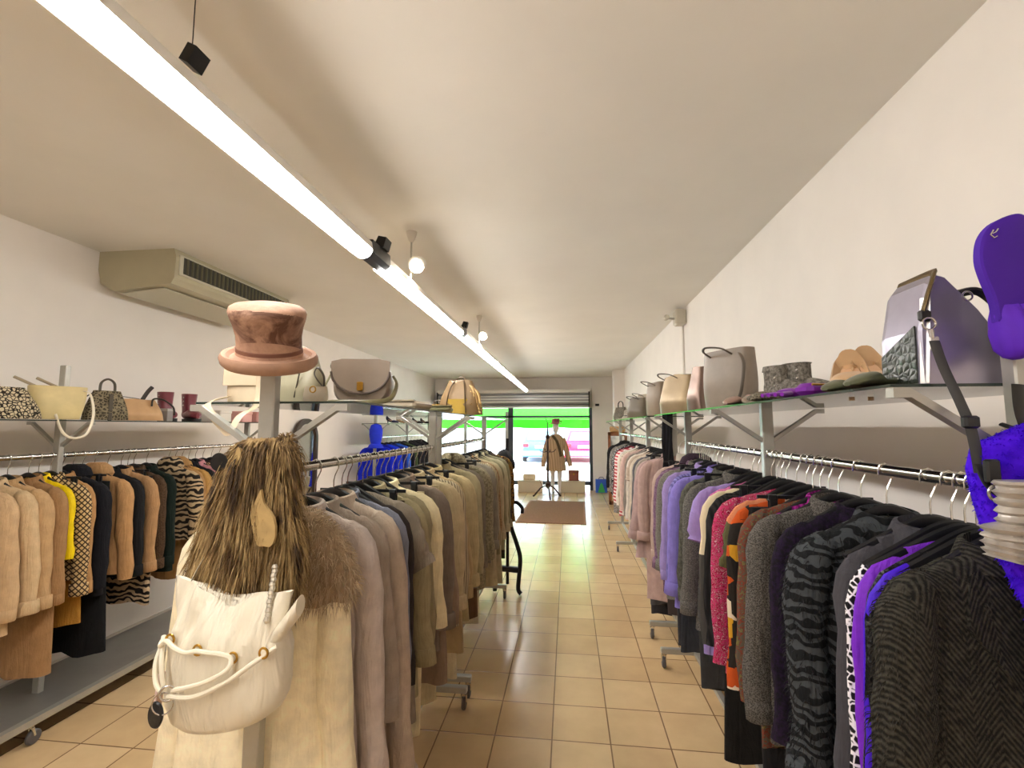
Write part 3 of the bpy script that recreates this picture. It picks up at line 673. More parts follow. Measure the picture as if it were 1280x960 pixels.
G(3.8, 'long sandy trench coat', 'sandy trench', ('A7977A', 'plain'), .36, .23, th=.03, collar='coat')
G(3.9, 'khaki utility jacket with dark pocket trim', 'utility jacket', ('7C745A', 'plain'), .58, .235, kind='jacket', th=.032, collar='shirt')
G(4.0, 'greenish beige dress', 'greenish beige dress', ('8E866A', 'plain'), .48, .21, kind='dress')
G(4.1, 'ecru long raincoat', 'ecru raincoat', ('AEA488', 'plain'), .30, .23, th=.028, collar='coat')
G(4.2, 'dark taupe shirt', 'dark taupe shirt', ('60564A', 'plain'), .66, .21, kind='shirt', collar='shirt')
G(4.3, 'pale olive coat', 'pale olive coat', ('8B8468', 'plain'), .52, .23, collar='coat')
G(4.4, 'black-brown lace dress', 'lace dress', ('2C231E', 'mottle', '4A3A30'), .42, .215, kind='dress')
G(4.49, 'dark floral dress with ochre hem', 'dark floral dress', ('2B2022', 'floral', 'A5762A', 1.1), .72, .235, kind='dress', th=.03)

CUR = dict(X=XL, z=1.45, where='on the left wall rack', short='left rack', group='coats on the left wall rack')
def LY(x): return at(x, 680, X=-2.775).y
G(LY(4), 'pale cream wool coat', 'pale cream coat', ('C9A880', 'plain'), .60, .225, th=.035, collar='coat', flare=.03)
G(LY(27), 'cream belted coat', 'cream belted coat', ('CDB088', 'plain'), .66, .225, th=.035, collar='coat', flare=.04)
G(LY(47), 'beige coat with turned-up cuffs', 'beige cuffed coat', ('BE9B70', 'plain'), .74, .23, th=.038, collar='coat')
G(LY(72), 'long tan wool overcoat', 'tan overcoat', ('A07A52', 'plain'), .30, .225, th=.036, collar='coat', flare=.02)
G(LY(84), 'bright yellow cropped jacket', 'yellow jacket', ('F0D008', 'plain', None, 1, .6), 1.02, .205, sl=.36, kind='jacket', th=.022, collar='shirt')
G(LY(98), 'black and beige diagonal plaid jacket', 'plaid jacket', ('CDB07E', 'plaid', '3A2C22', 1.9), .76, .225, th=.028, kind='jacket', collar='coat')
G(LY(106), 'ochre wool skirt', 'ochre skirt', ('A8782E',), .50, .22, kind='skirt', th=.03)
G(LY(112), 'camel short jacket', 'camel short jacket', ('B88C5C', 'plain'), .86, .21, kind='jacket', th=.026, collar='coat')
G(LY(124), 'navy-black wool coat', 'navy-black coat', ('16161C', 'plain'), .62, .225, th=.036, collar='hood')
G(LY(136), 'long black evening skirt', 'black evening skirt', ('121214',), .28, .235, kind='skirt', th=.05)
G(LY(150), 'camel coat with tall collar', 'tall-collared camel coat', ('B98E60', 'plain'), .72, .225, th=.036, collar='hood')
G(LY(166), 'plain black jacket', 'black jacket', ('1A1A1C', 'plain'), .66, .22, kind='jacket', th=.032, collar='coat')
G(LY(182), 'light camel blazer', 'camel blazer', ('B58C62', 'plain'), .80, .22, kind='jacket', th=.03, collar='coat')
G(LY(190), 'zebra-striped long skirt', 'zebra skirt', ('C0A888', 'zebra', '1E1815', 1.2), .46, .235, kind='skirt', th=.04)
G(LY(197), 'brown tweed jacket', 'brown tweed jacket', ('5A4430', 'tweed', '241A12'), .72, .22, kind='jacket', th=.03, collar='coat')
G(LY(212), 'dark bottle-green coat', 'bottle-green coat', ('14201A', 'plain'), .62, .22, th=.034, collar='coat')
G(LY(238), 'zebra-striped faux fur coat', 'zebra fur coat', ('BBA27E', 'zebra', '231C16', 1.1), .80, .235, th=.05, collar='hood')
G(LY(246), 'tan hooded duffel coat', 'duffel coat', ('A98050', 'plain'), .50, .22, th=.034, collar='hood')
G(LY(254), 'golden camel coat', 'golden camel coat', ('B98E50', 'plain'), .52, .22, th=.034, collar='coat')
G(LY(262), 'black blazer beside the pink jacket', 'black blazer', ('18171A', 'plain'), .70, .215, kind='jacket', th=.028, collar='coat')
G(LY(270), 'dusty pink jacket', 'dusty pink jacket', ('C98A90', 'plain'), .72, .215, kind='jacket', th=.028, collar='coat')
G(LY(279), 'brown snake-print blouse', 'snake-print blouse', ('B89A78', 'leopard', '3A2A20', 1.1), .70, .215, kind='blouse', th=.028)
G(LY(289), 'rust brown coat', 'rust brown coat', ('8A5C3C', 'plain'), .5, .215, th=.03, collar='coat')
G(LY(298), 'dark chocolate jacket', 'chocolate jacket', ('33221C', 'plain'), .7, .215, kind='jacket', th=.028, collar='coat')

CUR = dict(X=-2.95, z=1.45, where='on the far left rack', short='far left rack', group='clothes on the far left rack')
for i, (c, nm) in enumerate((('1428C8', 'royal blue'), ('0E1EA8', 'deep cobalt'), ('1C3CE0', 'vivid blue'), ('1A2470', 'dark navy blue'), ('2E62D0', 'cornflower blue'), ('151520', 'inky black'), ('4A5A3A', 'moss green'), ('202024', 'matt black'), ('2C2C32', 'soft black'), ('1B1A1E', 'jet black'), ('35343A', 'faded black'), ('141416', 'coal black'))):
    G(7.02 + i * .2, nm + (' dress' if i % 2 else ' jacket'), nm + (' dress' if i % 2 else ' jacket'), (c, 'plain'), .6 + .06 * (i % 3), .215, kind='dress' if i % 2 else 'jacket', th=.04)

# ------------------------------------------------------------------ things on and around the racks
def bag_body(w, d, h, mat, root, taper=.0, e=.6, top=True, slouch=0, seed=1, name='body', dip=0, bulge=.12):
    """upright bag: base on z = 0, open or closed top"""
    rnd = random.Random(seed); n = 36; rings = []; m = 10; ph = rnd.uniform(0, 6)
    rings.append([(p, q, .004) for p, q in sup(w / 2 * .9, d / 2 * .86, e, n)])
    for j in range(m + 1):
        u = j / m; k = 1 + taper * (u - .5) + bulge * sin(PI * u) * .6
        kd = (1 - (1 - .35) * max(0, u - .3) / .7 if top else 1 - .15 * u) * (1 + bulge * sin(PI * min(1, u * 1.3)))
        rings.append([(p * k, q * kd + slouch * .3 * sin(p / w * 9 + ph) * u, h * (.02 + .98 * u) + slouch * u * sin(p / w * 7 + ph + (1 if q > 0 else 0)) - dip * u * u * (1 - (2 * p / w) ** 2)) for p, q in sup(w / 2, d / 2, e, n)])
    if not top:
        rings.append([(p * .96, q * .9, z - .0) for p, q, z in rings[-1]]); rings.append([(p * .96, q * .96, z - h * .4) for p, q, z in rings[-1]])
    return MB().loft(rings).build(name, mat, root)
def loop(root, a, b, hgt, r, mat, name='handle', y=0, out=0):
    a, b = Vector(a), Vector(b); m = (a + b) / 2
    pts = catmull([a, a.lerp(m, .12) + Vector((0, y * .6, hgt * .7)), m + Vector((0, y, hgt)), b.lerp(m, .12) + Vector((0, y * .6, hgt * .7)), b], 6)
    return MB().tube(pts, r, 8, ry=r * .6).build(name, mat, root)
def strap(root, pts, wd, mat, name='strap', th=.0022, up=(0, 0, 1)):
    return MB().tube(catmull(pts, 6), wd / 2, 8, ry=th, up=up).build(name, mat, root)
def ring(root, c, r, t, mat, name='ring', M=None):
    pts = [Vector((r * cos(a), 0, r * sin(a))) for a in [2 * PI * k / 20 for k in range(21)]]
    if M: pts = [M @ p for p in pts]
    return MB().tube([p + Vector(c) for p in pts], t, 8, up=(0, 1, 0)).build(name, mat, root)

# --- hat on the post of the centre rack
hat = thing('bucket_hat', 'dusty pink felt hat with dark painted band on the nearest centre post', 'hat', (-.795, 1.165, 1.802), R(34)); hat.scale = (1, 1, .9)
N = NT('pink_felt'); sp = N.n('ShaderNodeSeparateXYZ'); N.l(N.coord(), sp.inputs[0])
nz = N.noise(13, 4, .65, dist=.8)
band = N.math('MULTIPLY', N.math('GREATER_THAN', sp.outputs[2], .028), N.math('LESS_THAN', N.math('ADD', sp.outputs[2], N.math('MULTIPLY', nz, .04)), .13))
pk = N.ramp(N.noise(30, 4), [(.3, lin((158, 120, 98))), (.7, lin((190, 150, 124)))])
mr_ = N.n('ShaderNodeMapRange'); mr_.inputs[1].default_value = .40; mr_.inputs[2].default_value = .60; N.l(nz, mr_.inputs[0])
N.l(N.mix(N.math('MULTIPLY', band, mr_.outputs[0]), pk, lin((100, 66, 50))), N.b.inputs['Base Color']); N.b.inputs['Roughness'].default_value = .85; N.bump(N.noise(120, 3), .3); FELT = N.m
MT = Matrix.Rotation(R(24), 3, 'X') @ Matrix.Rotation(R(-4), 3, 'Y')
hp = [(.086, .0), (.083, .012), (.079, .04), (.079, .07), (.084, .10), (.091, .125), (.093, .138), (.089, .150), (.078, .158), (.05, .164), (.001, .166)]
MB().lathe(hp, 40, M=MT).build('crown', FELT, hat)
bp = [(.083, -.004), (.098, -.020), (.110, -.020), (.118, -.010), (.120, .006), (.114, .018), (.104, .016), (.096, .006), (.082, .016)]
MB().lathe(bp, 40, M=MT, caps=False).build('brim', plain('pink_felt_brim', 'B08A72', .88, 0, .12, 30, .2), hat)
MB().lathe([(.080, .022), (.0815, .024), (.0812, .034), (.0795, .036)], 40, M=MT, caps=False).build('seam_band', plain('brown_seam', '7A503E', .8), hat)

# --- centre shelf bags
SZ = 1.69
b = thing('shoulder_bag', 'cream leather shoulder bag with flap and hanging loop strap, left of the hat post', 'bag', (-.985, 1.36, SZ), R(6))
cm = leather('D9C6A8')
bag_body(.13, .07, .135, cm, b, taper=-.05, seed=3)
MB().loft([[(x, y, z) for x in (-.066, .066)] + [(x, y + .004, z) for x in (.066, -.066)] for y, z in ((.03, .13), (0, .143), (-.034, .135), (-.042, .10), (-.044, .055))]).build('flap', cm, b)
strap(b, [(.045, -.03, .14), (.05, -.052, .10), (.052, -.058, .0), (.05, -.14, -.04), (.035, -.16, -.085), (.01, -.155, -.07), (-.04, -.15, -.01), (-.05, -.04, .02)], .022, cm, up=(0, 1, 0))
b = thing('handbag', 'pale olive grey leather handbag behind the hat post', 'bag', (-.875, 1.42, SZ), R(-5))
bag_body(.17, .09, .15, leather('A6A085'), b, taper=-.25, seed=5)
for sx in (-.05, .03): MB().tube([(sx, -.048, .02), (sx + .02, -.045, .13)], .0022, 6).build('seam_stitch', plain('dark_stitch', '4C4738', .7), b)
loop(b, (-.05, 0, .14), (.05, 0, .14), .05, .006, leather('8B8468'))
b = thing('saddle_bag', 'taupe saddle bag with curved flap and gold clasp on the centre shelf', 'bag', (-.68, 1.5, SZ), R(10))
tp = leather('8C7C6C'); tpd = leather('5B4D44')
mbg = MB(); n = 28
def shape(k, y): return [(.092 * k * math.copysign(abs(cos(a)) ** .6, cos(a)), y, .07 + (.072 if sin(a) > 0 else .068) * k * math.copysign(abs(sin(a)) ** .7, sin(a))) for a in [2 * PI * i / n for i in range(n)]]
mbg.loft([shape(.9, -.042), shape(1, -.03), shape(1, .03), shape(.9, .042)]).build('body', tp, b)
fl = [(-.094, .142)] + [(.094 * cos(PI + PI * i / 16), .108 + .072 * sin(PI + PI * i / 16)) for i in range(17)] + [(.094, .142), (.06, .15), (-.06, .15)]
MB().prism(fl, 'y', -.052, -.043).build('flap', tp, b)
MB().tube([(x, -.052, z) for x, z in fl[1:18]], .004, 6, up=(0, 1, 0)).build('flap_piping', tpd, b)
MB().span((-.01, -.058, .045), (.01, -.052, .075), bev=.003).build('clasp', GOLD, b)
strap(b, [(-.095, 0, .13), (-.115, -.02, .08), (-.13, -.05, .012), (-.06, -.1, .006), (.05, -.11, .006), (.10, -.06, .02), (.108, 0, .07), (.095, 0, .1)], .016, leather('77704E'))
ring(b, (-.098, -.02, .13), .012, .002, SILVER, M=Matrix.Rotation(1.2, 3, 'Z'))
b = thing('wristlet', 'small silvery bag with a looped wrist strap between hat post and saddle bag', 'bag', (-.755, 1.33, SZ), 0)
bag_body(.07, .03, .05, leather('B8AD98', .3), b, seed=8); strap(b, [(.02, 0, .05), (.0, -.012, .085), (.012, -.015, .105), (.03, -.012, .08), (.025, 0, .045)], .008, leather('4D443A'))
ring(b, (0, -.018, .04), .009, .002, GOLD)
cl_ = thing('clutch_bag', 'flat pale taupe clutch lying on the centre shelf past the saddle bag', 'bag', (-.69, 1.88, SZ), R(-12))
MB().box((0, 0, .016), (.22, .15, .03), bev=.01).build('body', leather('A79A86'), cl_); MB().prism([(-.11, -.078), (.11, -.078), (.05, .04), (-.05, .04)], 'z', .031, .036).build('flap', leather('9A8C78'), cl_, smooth=False)
cl_ = thing('clutch_bag', 'olive green folded clutch at the far end of the near centre shelf', 'bag', (-.66, 2.22, SZ), R(8))
MB().box((0, 0, .013), (.2, .13, .025), bev=.009).build('body', leather('7E7A55'), cl_); MB().prism([(-.1, -.066), (.1, -.066), (.1, .02), (-.1, .02)], 'z', .025, .03).build('flap', leather('6E6A48'), cl_, smooth=False)

# --- straw coloured backpack on the far centre shelf
b = thing('backpack', 'mustard and tan slouchy backpack with fringed strap on the far centre shelf', 'bag', (-.70, 3.02, SZ), R(-6))
bag_body(.225, .15, .225, leather('7E6440', .6), b, taper=-.6, slouch=.01, seed=2, bulge=.2)
for x in (-.055, .05): MB().tube(catmull([(x * 1.25, -.082, .015), (x * 1.15, -.084, .1), (x * .9, -.06, .18), (x * .6, -.03, .225)], 5), .0045, 6).build('seam_piping', leather('4E3C24'), b)
MB().loft([[(p * .8, q - .018, zz) for p, q in sup(.1 * k, .072, .6, 24)] for zz, k in ((.012, 1.05), (.03, 1.1), (.09, 1.12), (.105, 1.05))]).build('front_pocket', leather('AE8E30', .55), b)
loop(b, (-.03, .01, .22), (.03, .01, .22), .035, .007, leather('5A4A34'))
strap(b, [(-.09, .02, .2), (-.125, -.02, .12), (-.115, -.05, .03)], .02, leather('6B5A3C'))
for i in range(16):
    x = .085 + .014 * (i % 4); MB().tube(catmull([(x - .035, -.02 - .004 * i, .21 - .009 * i), (x + .012, -.04, .165 - .009 * i), (x + .022 + .008 * (i % 3), -.055, .085 - .005 * i)], 4), .006, 6).build('fringe', leather(('C9A76A', '8C6C3C')[i % 2], .5), b)
b = thing('pouch', 'small tortoiseshell print pouch beside the mustard backpack', 'bag', (-.845, 3.0, SZ), R(15))
bag_body(.10, .06, .075, fabric('4A3620', 'leopard', 'A07C40', 1.2), b, seed=4); loop(b, (-.03, 0, .07), (.03, 0, .07), .03, .005, leather('4A3620'))

# --- fox fur draped in front of the post, white drawstring bag below it
N = NT('fox_fur'); sp = N.n('ShaderNodeSeparateXYZ'); N.l(N.coord(), sp.inputs[0])
cb = N.n('ShaderNodeCombineXYZ'); N.l(N.math('MULTIPLY', sp.outputs[0], 24), cb.inputs[0]); N.l(N.math('MULTIPLY', sp.outputs[1], 24), cb.inputs[1]); N.l(N.math('MULTIPLY', sp.outputs[2], 6), cb.inputs[2])
N.l(N.ramp(N.noise(1.0, 4, .6, cb.outputs[0], .4), [(.36, lin((58, 40, 24))), (.46, lin((124, 96, 58))), (.55, lin((186, 156, 104))), (.66, lin((92, 66, 38)))]), N.b.inputs['Base Color']); N.b.inputs['Roughness'].default_value = .75; FOX = N.m
fx = thing('fur_stole', 'brown fox fur stole draped over the nearest centre post', 'fur stole', (-.778, 1.115, 1.59))
n = 30; rings = []
for k, (zz, w_, cx, d_) in enumerate(((.0, .035, .02, .03), (-.03, .07, .01, .045), (-.08, .088, .0, .05), (-.15, .10, -.01, .052), (-.22, .118, -.012, .055), (-.29, .128, -.012, .055), (-.345, .112, -.012, .046), (-.39, .07, .0, .03), (-.43, .03, .02, .016))):
    rings.append([(cx + p + .008 * sin(zz * 40 + p * 30), q + .012 * sin(p * 40 + zz * 6), zz + .02 * sin(p * 34 + 1) * min(1, k / 4)) for p, q in sup(w_, d_, .85, n)])
core = MB().loft(rings).build('pelt', FOX, fx)
fur('fur_pile', surf_points(core, 9500, 7, lambda c, nn: nn.y < .5), FOX, core, .05, .0013, 1.0, 7, .42, (0, -.15, -1.0))
for px_, pz, pw, ph_, a_ in ((.062, -.19, .026, .065, -.15), (-.02, -.075, .016, .05, .3)):
    pl = [(px_ + pw * (cos(t_) * (1 - .35 * sin(t_)) + .18 * sin(3 * t_ + px_ * 40)) + a_ * ph_ * sin(t_), pz + ph_ * (sin(t_) + .1 * cos(4 * t_))) for t_ in [2 * PI * i / 24 for i in range(24)]]
    MB().prism(pl, 'y', -.070, -.062).build('suede_backing', plain('tan_suede', 'B79A66', .9, 0, .15, 30), fx)
MB().lathe([(.001, -.002), (.020, -.002), (.022, .003), (.001, .004)], 18, M=Matrix.Rotation(R(90), 3, 'X')).build('dark_clasp', DARKM, fx, loc=(-.052, -.072, -.055))

wb = thing('drawstring_bag', 'white leather drawstring bag with black oval charm, below the fox fur', 'bag', (-.768, 1.03, .955), R(-3)); wb.scale = (.89, .85, .93)
N = NT('white_soft_leather'); N.b.inputs['Base Color'].default_value = lin(hexc('E6DCC6')); N.b.inputs['Roughness'].default_value = .36
mp = N.n('ShaderNodeMapping'); mp.inputs['Rotation'].default_value = (0, R(-32), 0); mp.inputs['Scale'].default_value = (22, 12, 5); N.l(N.coord(), mp.inputs[0])
N.bump(N.noise(1.0, 3, .5, mp.outputs[0], .8), .8, .02); WL = N.m; n = 60; rings = []
for k, (zz, w_, d_) in enumerate(((.0, .09, .036), (.004, .12, .048), (.018, .145, .058), (.055, .162, .066), (.10, .167, .07), (.15, .166, .066), (.19, .163, .064), (.215, .158, .058), (.235, .155, .046), (.262, .160, .036), (.29, .166, .022), (.305, .170, .011))):
    u = zz / .305; g_ = math.exp(-((zz - .222) / .03) ** 2)
    ring_ = []
    for p, q in sup(w_, d_, .75, n):
        s_ = -1 if q < 0 else 1; tp_ = max(0, u - .75) / .25
        z2 = zz + tp_ * (.028 * (abs(p) / .18) ** 1.5 - .03 * math.exp(-(p / .045) ** 2) * (1 if q < 0 else .2)) - .012 * (p / .16) * (u - .2)
        if u < .5: z2 += (.022 * (p / .17) ** 2 + .026 * (p / .17)) * (1 - u / .5)
        ring_.append((p, q + s_ * (.009 * g_ * sin(p * 95) + .005 * sin(p * 46 + zz * 34 + 1) * min(1, u * 2) + .004 * sin(p * 83 - zz * 58) * min(1, u * 1.5)), z2))
    rings.append(ring_)
rings.append([(p * .97, q * .5, z - .006) for p, q, z in rings[-1]])
MB().loft(rings).build('bag_body', WL, wb)
ey = [(-.118, .212), (-.035, .196), (.062, .186), (.14, .2)]
for x, z in ey: ring(wb, (x, -.071 + abs(x) * .06, z), .011, .0028, GOLD, 'eyelet')
CORD = plain('white_cord', 'E9DFC8', .6, 0, .06, 60)
strap_pts = [[(-.158, -.04, .205), (-.147, -.062, .195), (-.118, -.074, .212), (-.09, -.079, .20), (-.06, -.078, .192), (-.035, -.074, .196), (0, -.079, .197), (.035, -.077, .195), (.062, -.074, .186), (.06, -.086, .165), (.0, -.09, .135), (-.08, -.088, .112)],
             [(-.157, -.04, .20), (-.152, -.066, .16), (-.135, -.08, .12), (-.108, -.088, .105)], [(-.155, -.045, .21), (-.125, -.078, .17), (-.112, -.086, .135), (-.1, -.088, .108)],
             [(-.09, -.09, .10), (-.02, -.092, .105), (.06, -.086, .14), (.12, -.07, .18), (.158, -.04, .205)]]
for q in strap_pts: MB().tube(catmull(q, 6), .0058, 8).build('drawstring', CORD, wb)
ring(wb, (-.088, -.094, .108), .016, .003, SILVER, 'toggle_ring', Matrix.Rotation(.5, 3, 'Z'))
ring(wb, (-.1, -.093, .084), .024, .0018, SILVER, 'key_ring', Matrix.Rotation(.3, 3, 'Z'))
MB().lathe([(.001, -.004), (.9, -.004), (1, 0), (.9, .004), (.001, .004)], 28, M=Matrix.Diagonal((.0205, .03, 1)).to_3x3()).build('oval_charm', plain('black_charm', '1A1B1D', .4, 0, .2, 80, .3), wb, loc=(-.118, -.092, .058), rot=(R(90), 0, R(0)))
MB().loft([[(p + .165 + .04 * u, q * 1.0 - .02, .245 + .05 * u + zz) for p, q, zz in [(.0, .02 * cos(a), .024 * sin(a)) for a in [2 * PI * i / 14 for i in range(14)]]] for u in (-.6, 0, .5, .9, 1)]).build('side_knot', WL, wb)
chain = MB()
for i in range(13):
    x = .125 - .0012 * i; z = .262 + i * .009; chain.lathe([(.005, -.007), (.008, 0), (.005, .007)], 8, (x, -.035 + .003 * (i % 2) + .006 * i * .6, z))
chain.build('braided_shoulder_strap', plain('silver_braid', 'C8BFAE', .35, .6, .2, 120), wb)
strap(wb, [(-.15, .0, .28), (-.1, .03, .40), (-.03, .1, .50)], .018, leather('C9BFA8'))
MB().box((-.172, -.03, .075), (.006, .02, .085), M=Matrix.Rotation(.08, 3, 'Y')).build('price_tag', plain('pink_card', 'DDBFB4', .7), wb, smooth=False)

# --- left wall rack shelf
LZ = 1.657; lx = -2.93
def lp(px, X=-2.95): return at(px, 525, X=X).y
b = thing('handbag', 'black and cream speckled bag at the left edge of the left shelf', 'bag', (lx, lp(-6), LZ), R(80))
bag_body(.26, .13, .17, fabric('2A241E', 'leopard', 'CDBE9E', 1.4), b, taper=-.6, seed=6)
b = thing('bucket_bag', 'pale yellow bucket bag with white loop handle drooping over the left shelf', 'bag', (-2.9, lp(60), LZ), R(60))
yl = leather('D8C58E', .5); bag_body(.22, .15, .19, yl, b, taper=.25, top=False, seed=3)
strap(b, [(.09, -.02, .17), (.12, -.1, .15), (.13, -.16, .03), (.10, -.19, -.08), (.04, -.19, -.1), (.0, -.17, -.06), (-.02, -.11, .03)], .014, plain('white_cord', 'E9DFC8', .6), 'loop_handle')
for sx in (-.05, .04): MB().tube([(sx, .05, .17), (sx - .12, .09, .24)], .008, 8).build('handle_stub', leather('B0A084'), b)
b = thing('handbag', 'snakeskin print handbag with round top handle and black strap on the left shelf', 'bag', (lx, lp(128), LZ), R(72))
bag_body(.19, .10, .19, fabric('8E8268', 'leopard', '4A4234', 1.3), b, taper=-.5, seed=9)
loop(b, (-.04, 0, .18), (.04, 0, .18), .085, .011, leather('5A5244')); strap(b, [(-.08, 0, .17), (-.14, -.03, .12), (-.18, -.05, .02)], .012, leather('221C18')); strap(b, [(.07, 0, .16), (.14, .02, .155), (.2, .04, .15)], .014, leather('221C18'))
MB().span((-.012, -.055, .0), (.012, -.046, .165), bev=.003).build('centre_strap', leather('4A4234'), b)
b = thing('handbag', 'peach tan slouchy bag with dark tube handles on the left shelf', 'bag', (-2.9, lp(163), LZ), R(65))
bag_body(.24, .13, .145, leather('C79F72', .5), b, taper=-.45, slouch=.004, seed=12); MB().tube(catmull([(.02, 0, .14), (.05, .0, .2), (.075, 0, .235)], 4), .013, 8).build('handle', leather('2E2822'), b); loop(b, (.06, -.05, .1), (.19, -.07, .04), .075, .010, leather('2A2420'))
b = thing('gift_box', 'small grey box between the peach bag and the burgundy boots', 'box', (-2.86, lp(192), LZ), R(8))
MB().span((-.035, -.03, 0), (.035, .03, .085), bev=.003).build('box', plain('grey_card', '8B8480', .6), b, smooth=False); MB().span((-.037, -.032, .07), (.037, .032, .09), bev=.003).build('lid', plain('pale_card', 'A8A29C', .6), b, smooth=False)
def foot(n=18, L=.24, w=.044, heel=0.0, low=True, hcut=.045, open_=False):
    """shoe upper rings along +x from heel to toe"""
    rings = []
    for j in range(17):
        u = j / 16; x = -L / 2 + L * u
        ww = w * (.62 + .42 * sin(PI * min(1, u * .78 + .12))) * (1 if u < .82 else math.sqrt(max(.03, 1 - ((u - .82) / .19) ** 2)))
        if u < .06: ww *= .75
        if open_:
            top = .062 * (1 - u / .3 * .45) if u < .3 else .034 if u < .6 else .046 * (1 - .75 * ((u - .6) / .4) ** 1.5)
        else: top = hcut * (1 - .15 * sin(PI * u)) if u < .45 else hcut * (1.0 - .45 * ((u - .45) / .55) ** 1.3)
        lift = heel * max(0, 1 - u / .62) ** 1.2; r = []
        for i in range(n):
            a = 2 * PI * i / n; y = ww * math.copysign(abs(cos(a)) ** .8, cos(a)); z = top * (.5 + .5 * sin(a))
            if open_ and .05 < u < .62 and sin(a) > .3: z = top * .65 - (sin(a) - .3) * top * .75; y *= .95
            r.append((x, y, lift + .004 + z))
        rings.append(r)
    return rings
def boot(name, label, loc, rz, mat, sole, shaft, grp):
    t = thing(name, label, 'boot', loc, rz, grp)
    MB().loft([[(x, y, z + .018) for x, y, z in r] for r in foot(hcut=.075)]).build('foot_upper', mat, t)
    MB().loft([[(cx + p, q, zz) for p, q in sup(a_, b_, .85, 22)] for zz, a_, b_, cx in ((.05, .065, .04, -.06), (.10, .058, .042, -.066), (.15, .057, .045, -.068), (shaft, .062, .05, -.068), (shaft, .054, .042, -.068), (shaft - .05, .05, .038, -.068))]).build('shaft', mat, t)
    MB().loft([[(x * 1.03, y * 1.06, z) for x, y, zt in r for z in (0,)][:18] for r in []] or [[(p * 1, q, zz) for p, q in sup(.125, .046, .8, 26)] for zz in (0, .022)]).build('sole', sole, t)
    for i in range(3): MB().lathe([(.001, 0), (.006, .001), (.004, .004)], 8, M=Matrix.Rotation(R(90), 3, 'X')).build('eyelet', SILVER, t, loc=(-.03, -.05, shaft - .03 - i * .03))
    return t
bur = plain('burgundy_patent', '7C3640', .3, 0, .12, 25, .2); bsol = plain('black_sole', '1C1A1A', .6)
boot('ankle_boot', 'burgundy ankle boot, nearer the peach bag, of the pair on the left shelf', (-2.95, lp(209), LZ), R(-30), bur, bsol, .22, 'burgundy boots')
boot('ankle_boot', 'burgundy ankle boot, farther from the peach bag, of the pair on the left shelf', (-2.9, lp(232), LZ), R(-30), bur, bsol, .215, 'burgundy boots')
for i, (px_, c, lb) in enumerate(((290, 'D8A49C', 'pink box on the left shelf seen under the olive handbag'), (308, 'C68E88', 'darker pink box at the far end of the left shelf'), (262, 'E3DCD0', 'white shoe box behind the burgundy boots on the left shelf'))):
    b = thing('shoe_box', lb, 'box', (-2.93, lp(px_), LZ), R(4)); MB().span((-.12, -.07, 0), (.12, .07, .085), bev=.004).build('box', plain('card_' + c, c, .7), b, smooth=False); MB().span((-.124, -.074, .07), (.124, .074, .095), bev=.004).build('lid', plain('card_' + c, c, .7), b, smooth=False)

# --- right shelf
RZ = 1.702
def rp(px, X=.78): return at(px, 500, X=X).y
b = thing('dome_satchel', 'silver metallic dome satchel with black handles at the near end of the right shelf', 'bag', (.727, 1.046, RZ), R(0)); b.scale = (.88, .88, .9)
SL = plain('silver_lavender_leather', 'A9A4B4', .3, .65, .12, 8, .1); SL2 = plain('silver_leather', 'C6C2BE', .28, .7, .1, 12, .1)
P0 = [(-.045, 0), (-.043, .12), (-.022, .225), (-.006, .245), (.012, .24), (.075, .165), (.118, .095), (.125, .03), (.118, 0)]
MB().loft([[(x * k + .01 * (1 - k), y, z * k if z > .1 else z) for x, z in P0] for y, k in ((-.062, .97), (-.05, 1), (.06, 1), (.075, .96))]).build('body', SL, b, smooth=False)
MB().loft([[(-.048, -.045, .003), (-.048, .07, .003), (-.0475, .07, .075), (-.047, -.045, .13)], [(-.0445, -.045, .003), (-.0445, .07, .003), (-.0435, .07, .075), (-.043, -.045, .13)]]).build('croc_corner', croc('2E342C'), b, smooth=False)
MB().loft([[(-.05, -.056, .002), (-.038, -.066, .002), (-.022, -.066, .19), (-.036, -.054, .19)], [(-.044, -.05, .002), (-.036, -.061, .002), (-.02, -.061, .19), (-.03, -.05, .19)]]).build('corner_piping', SL2, b, smooth=False)
MB().tube(catmull([(-.040, -.062, .15), (-.026, -.066, .2), (-.012, -.064, .236), (-.004, -.045, .246), (-.002, .06, .246)], 5), .011, 8, ry=.004).build('zip', plain('brass_zip', '6B5A3A', .35, .8, .3, 300), b)
MB().span((-.052, -.074, .135), (-.026, -.062, .16), bev=.004).build('zip_tab', leather('1A1614'), b)
ring(b, (-.038, -.078, .128), .013, .0022, SILVER, 'strap_ring'); MB().tube([(-.036, -.079, .115), (-.035, -.08, .095)], .005).build('snap_hook', SILVER, b)
MB().span((-.043, -.084, .07), (-.023, -.079, .10), bev=.003).build('strap_end', SL2, b)
bh = leather('141416')
strap(b, [(-.034, -.083, .09), (-.032, -.1, .03), (-.03, -.13, -.04), (-.028, -.15, -.1), (-.026, -.158, -.18)], .022, plain('grey_webbing', '3E3E3E', .7), 'shoulder_strap', up=(0, 1, 0))
MB().span((-.043, -.158, -.095), (-.014, -.142, -.07), bev=.004).build('strap_slider', BLACKP, b)
for dy in (-.045, .05): MB().tube(catmull([(.05, dy, .2), (.085, dy - .01, .2), (.125, dy - .014, .15), (.142, dy - .01, .09), (.12, dy, .06)], 6), .009, 8).build('handle', bh, b)
for dx_, dz in ((.055, .19), (.1, .115)): ring(b, (dx_, -.062, dz), .01, .002, SILVER, 'handle_ring')
b2 = thing('belt_strap', 'black crossbody strap with metal buckle hanging at the right post', 'strap', (.703, .885, 1.515))
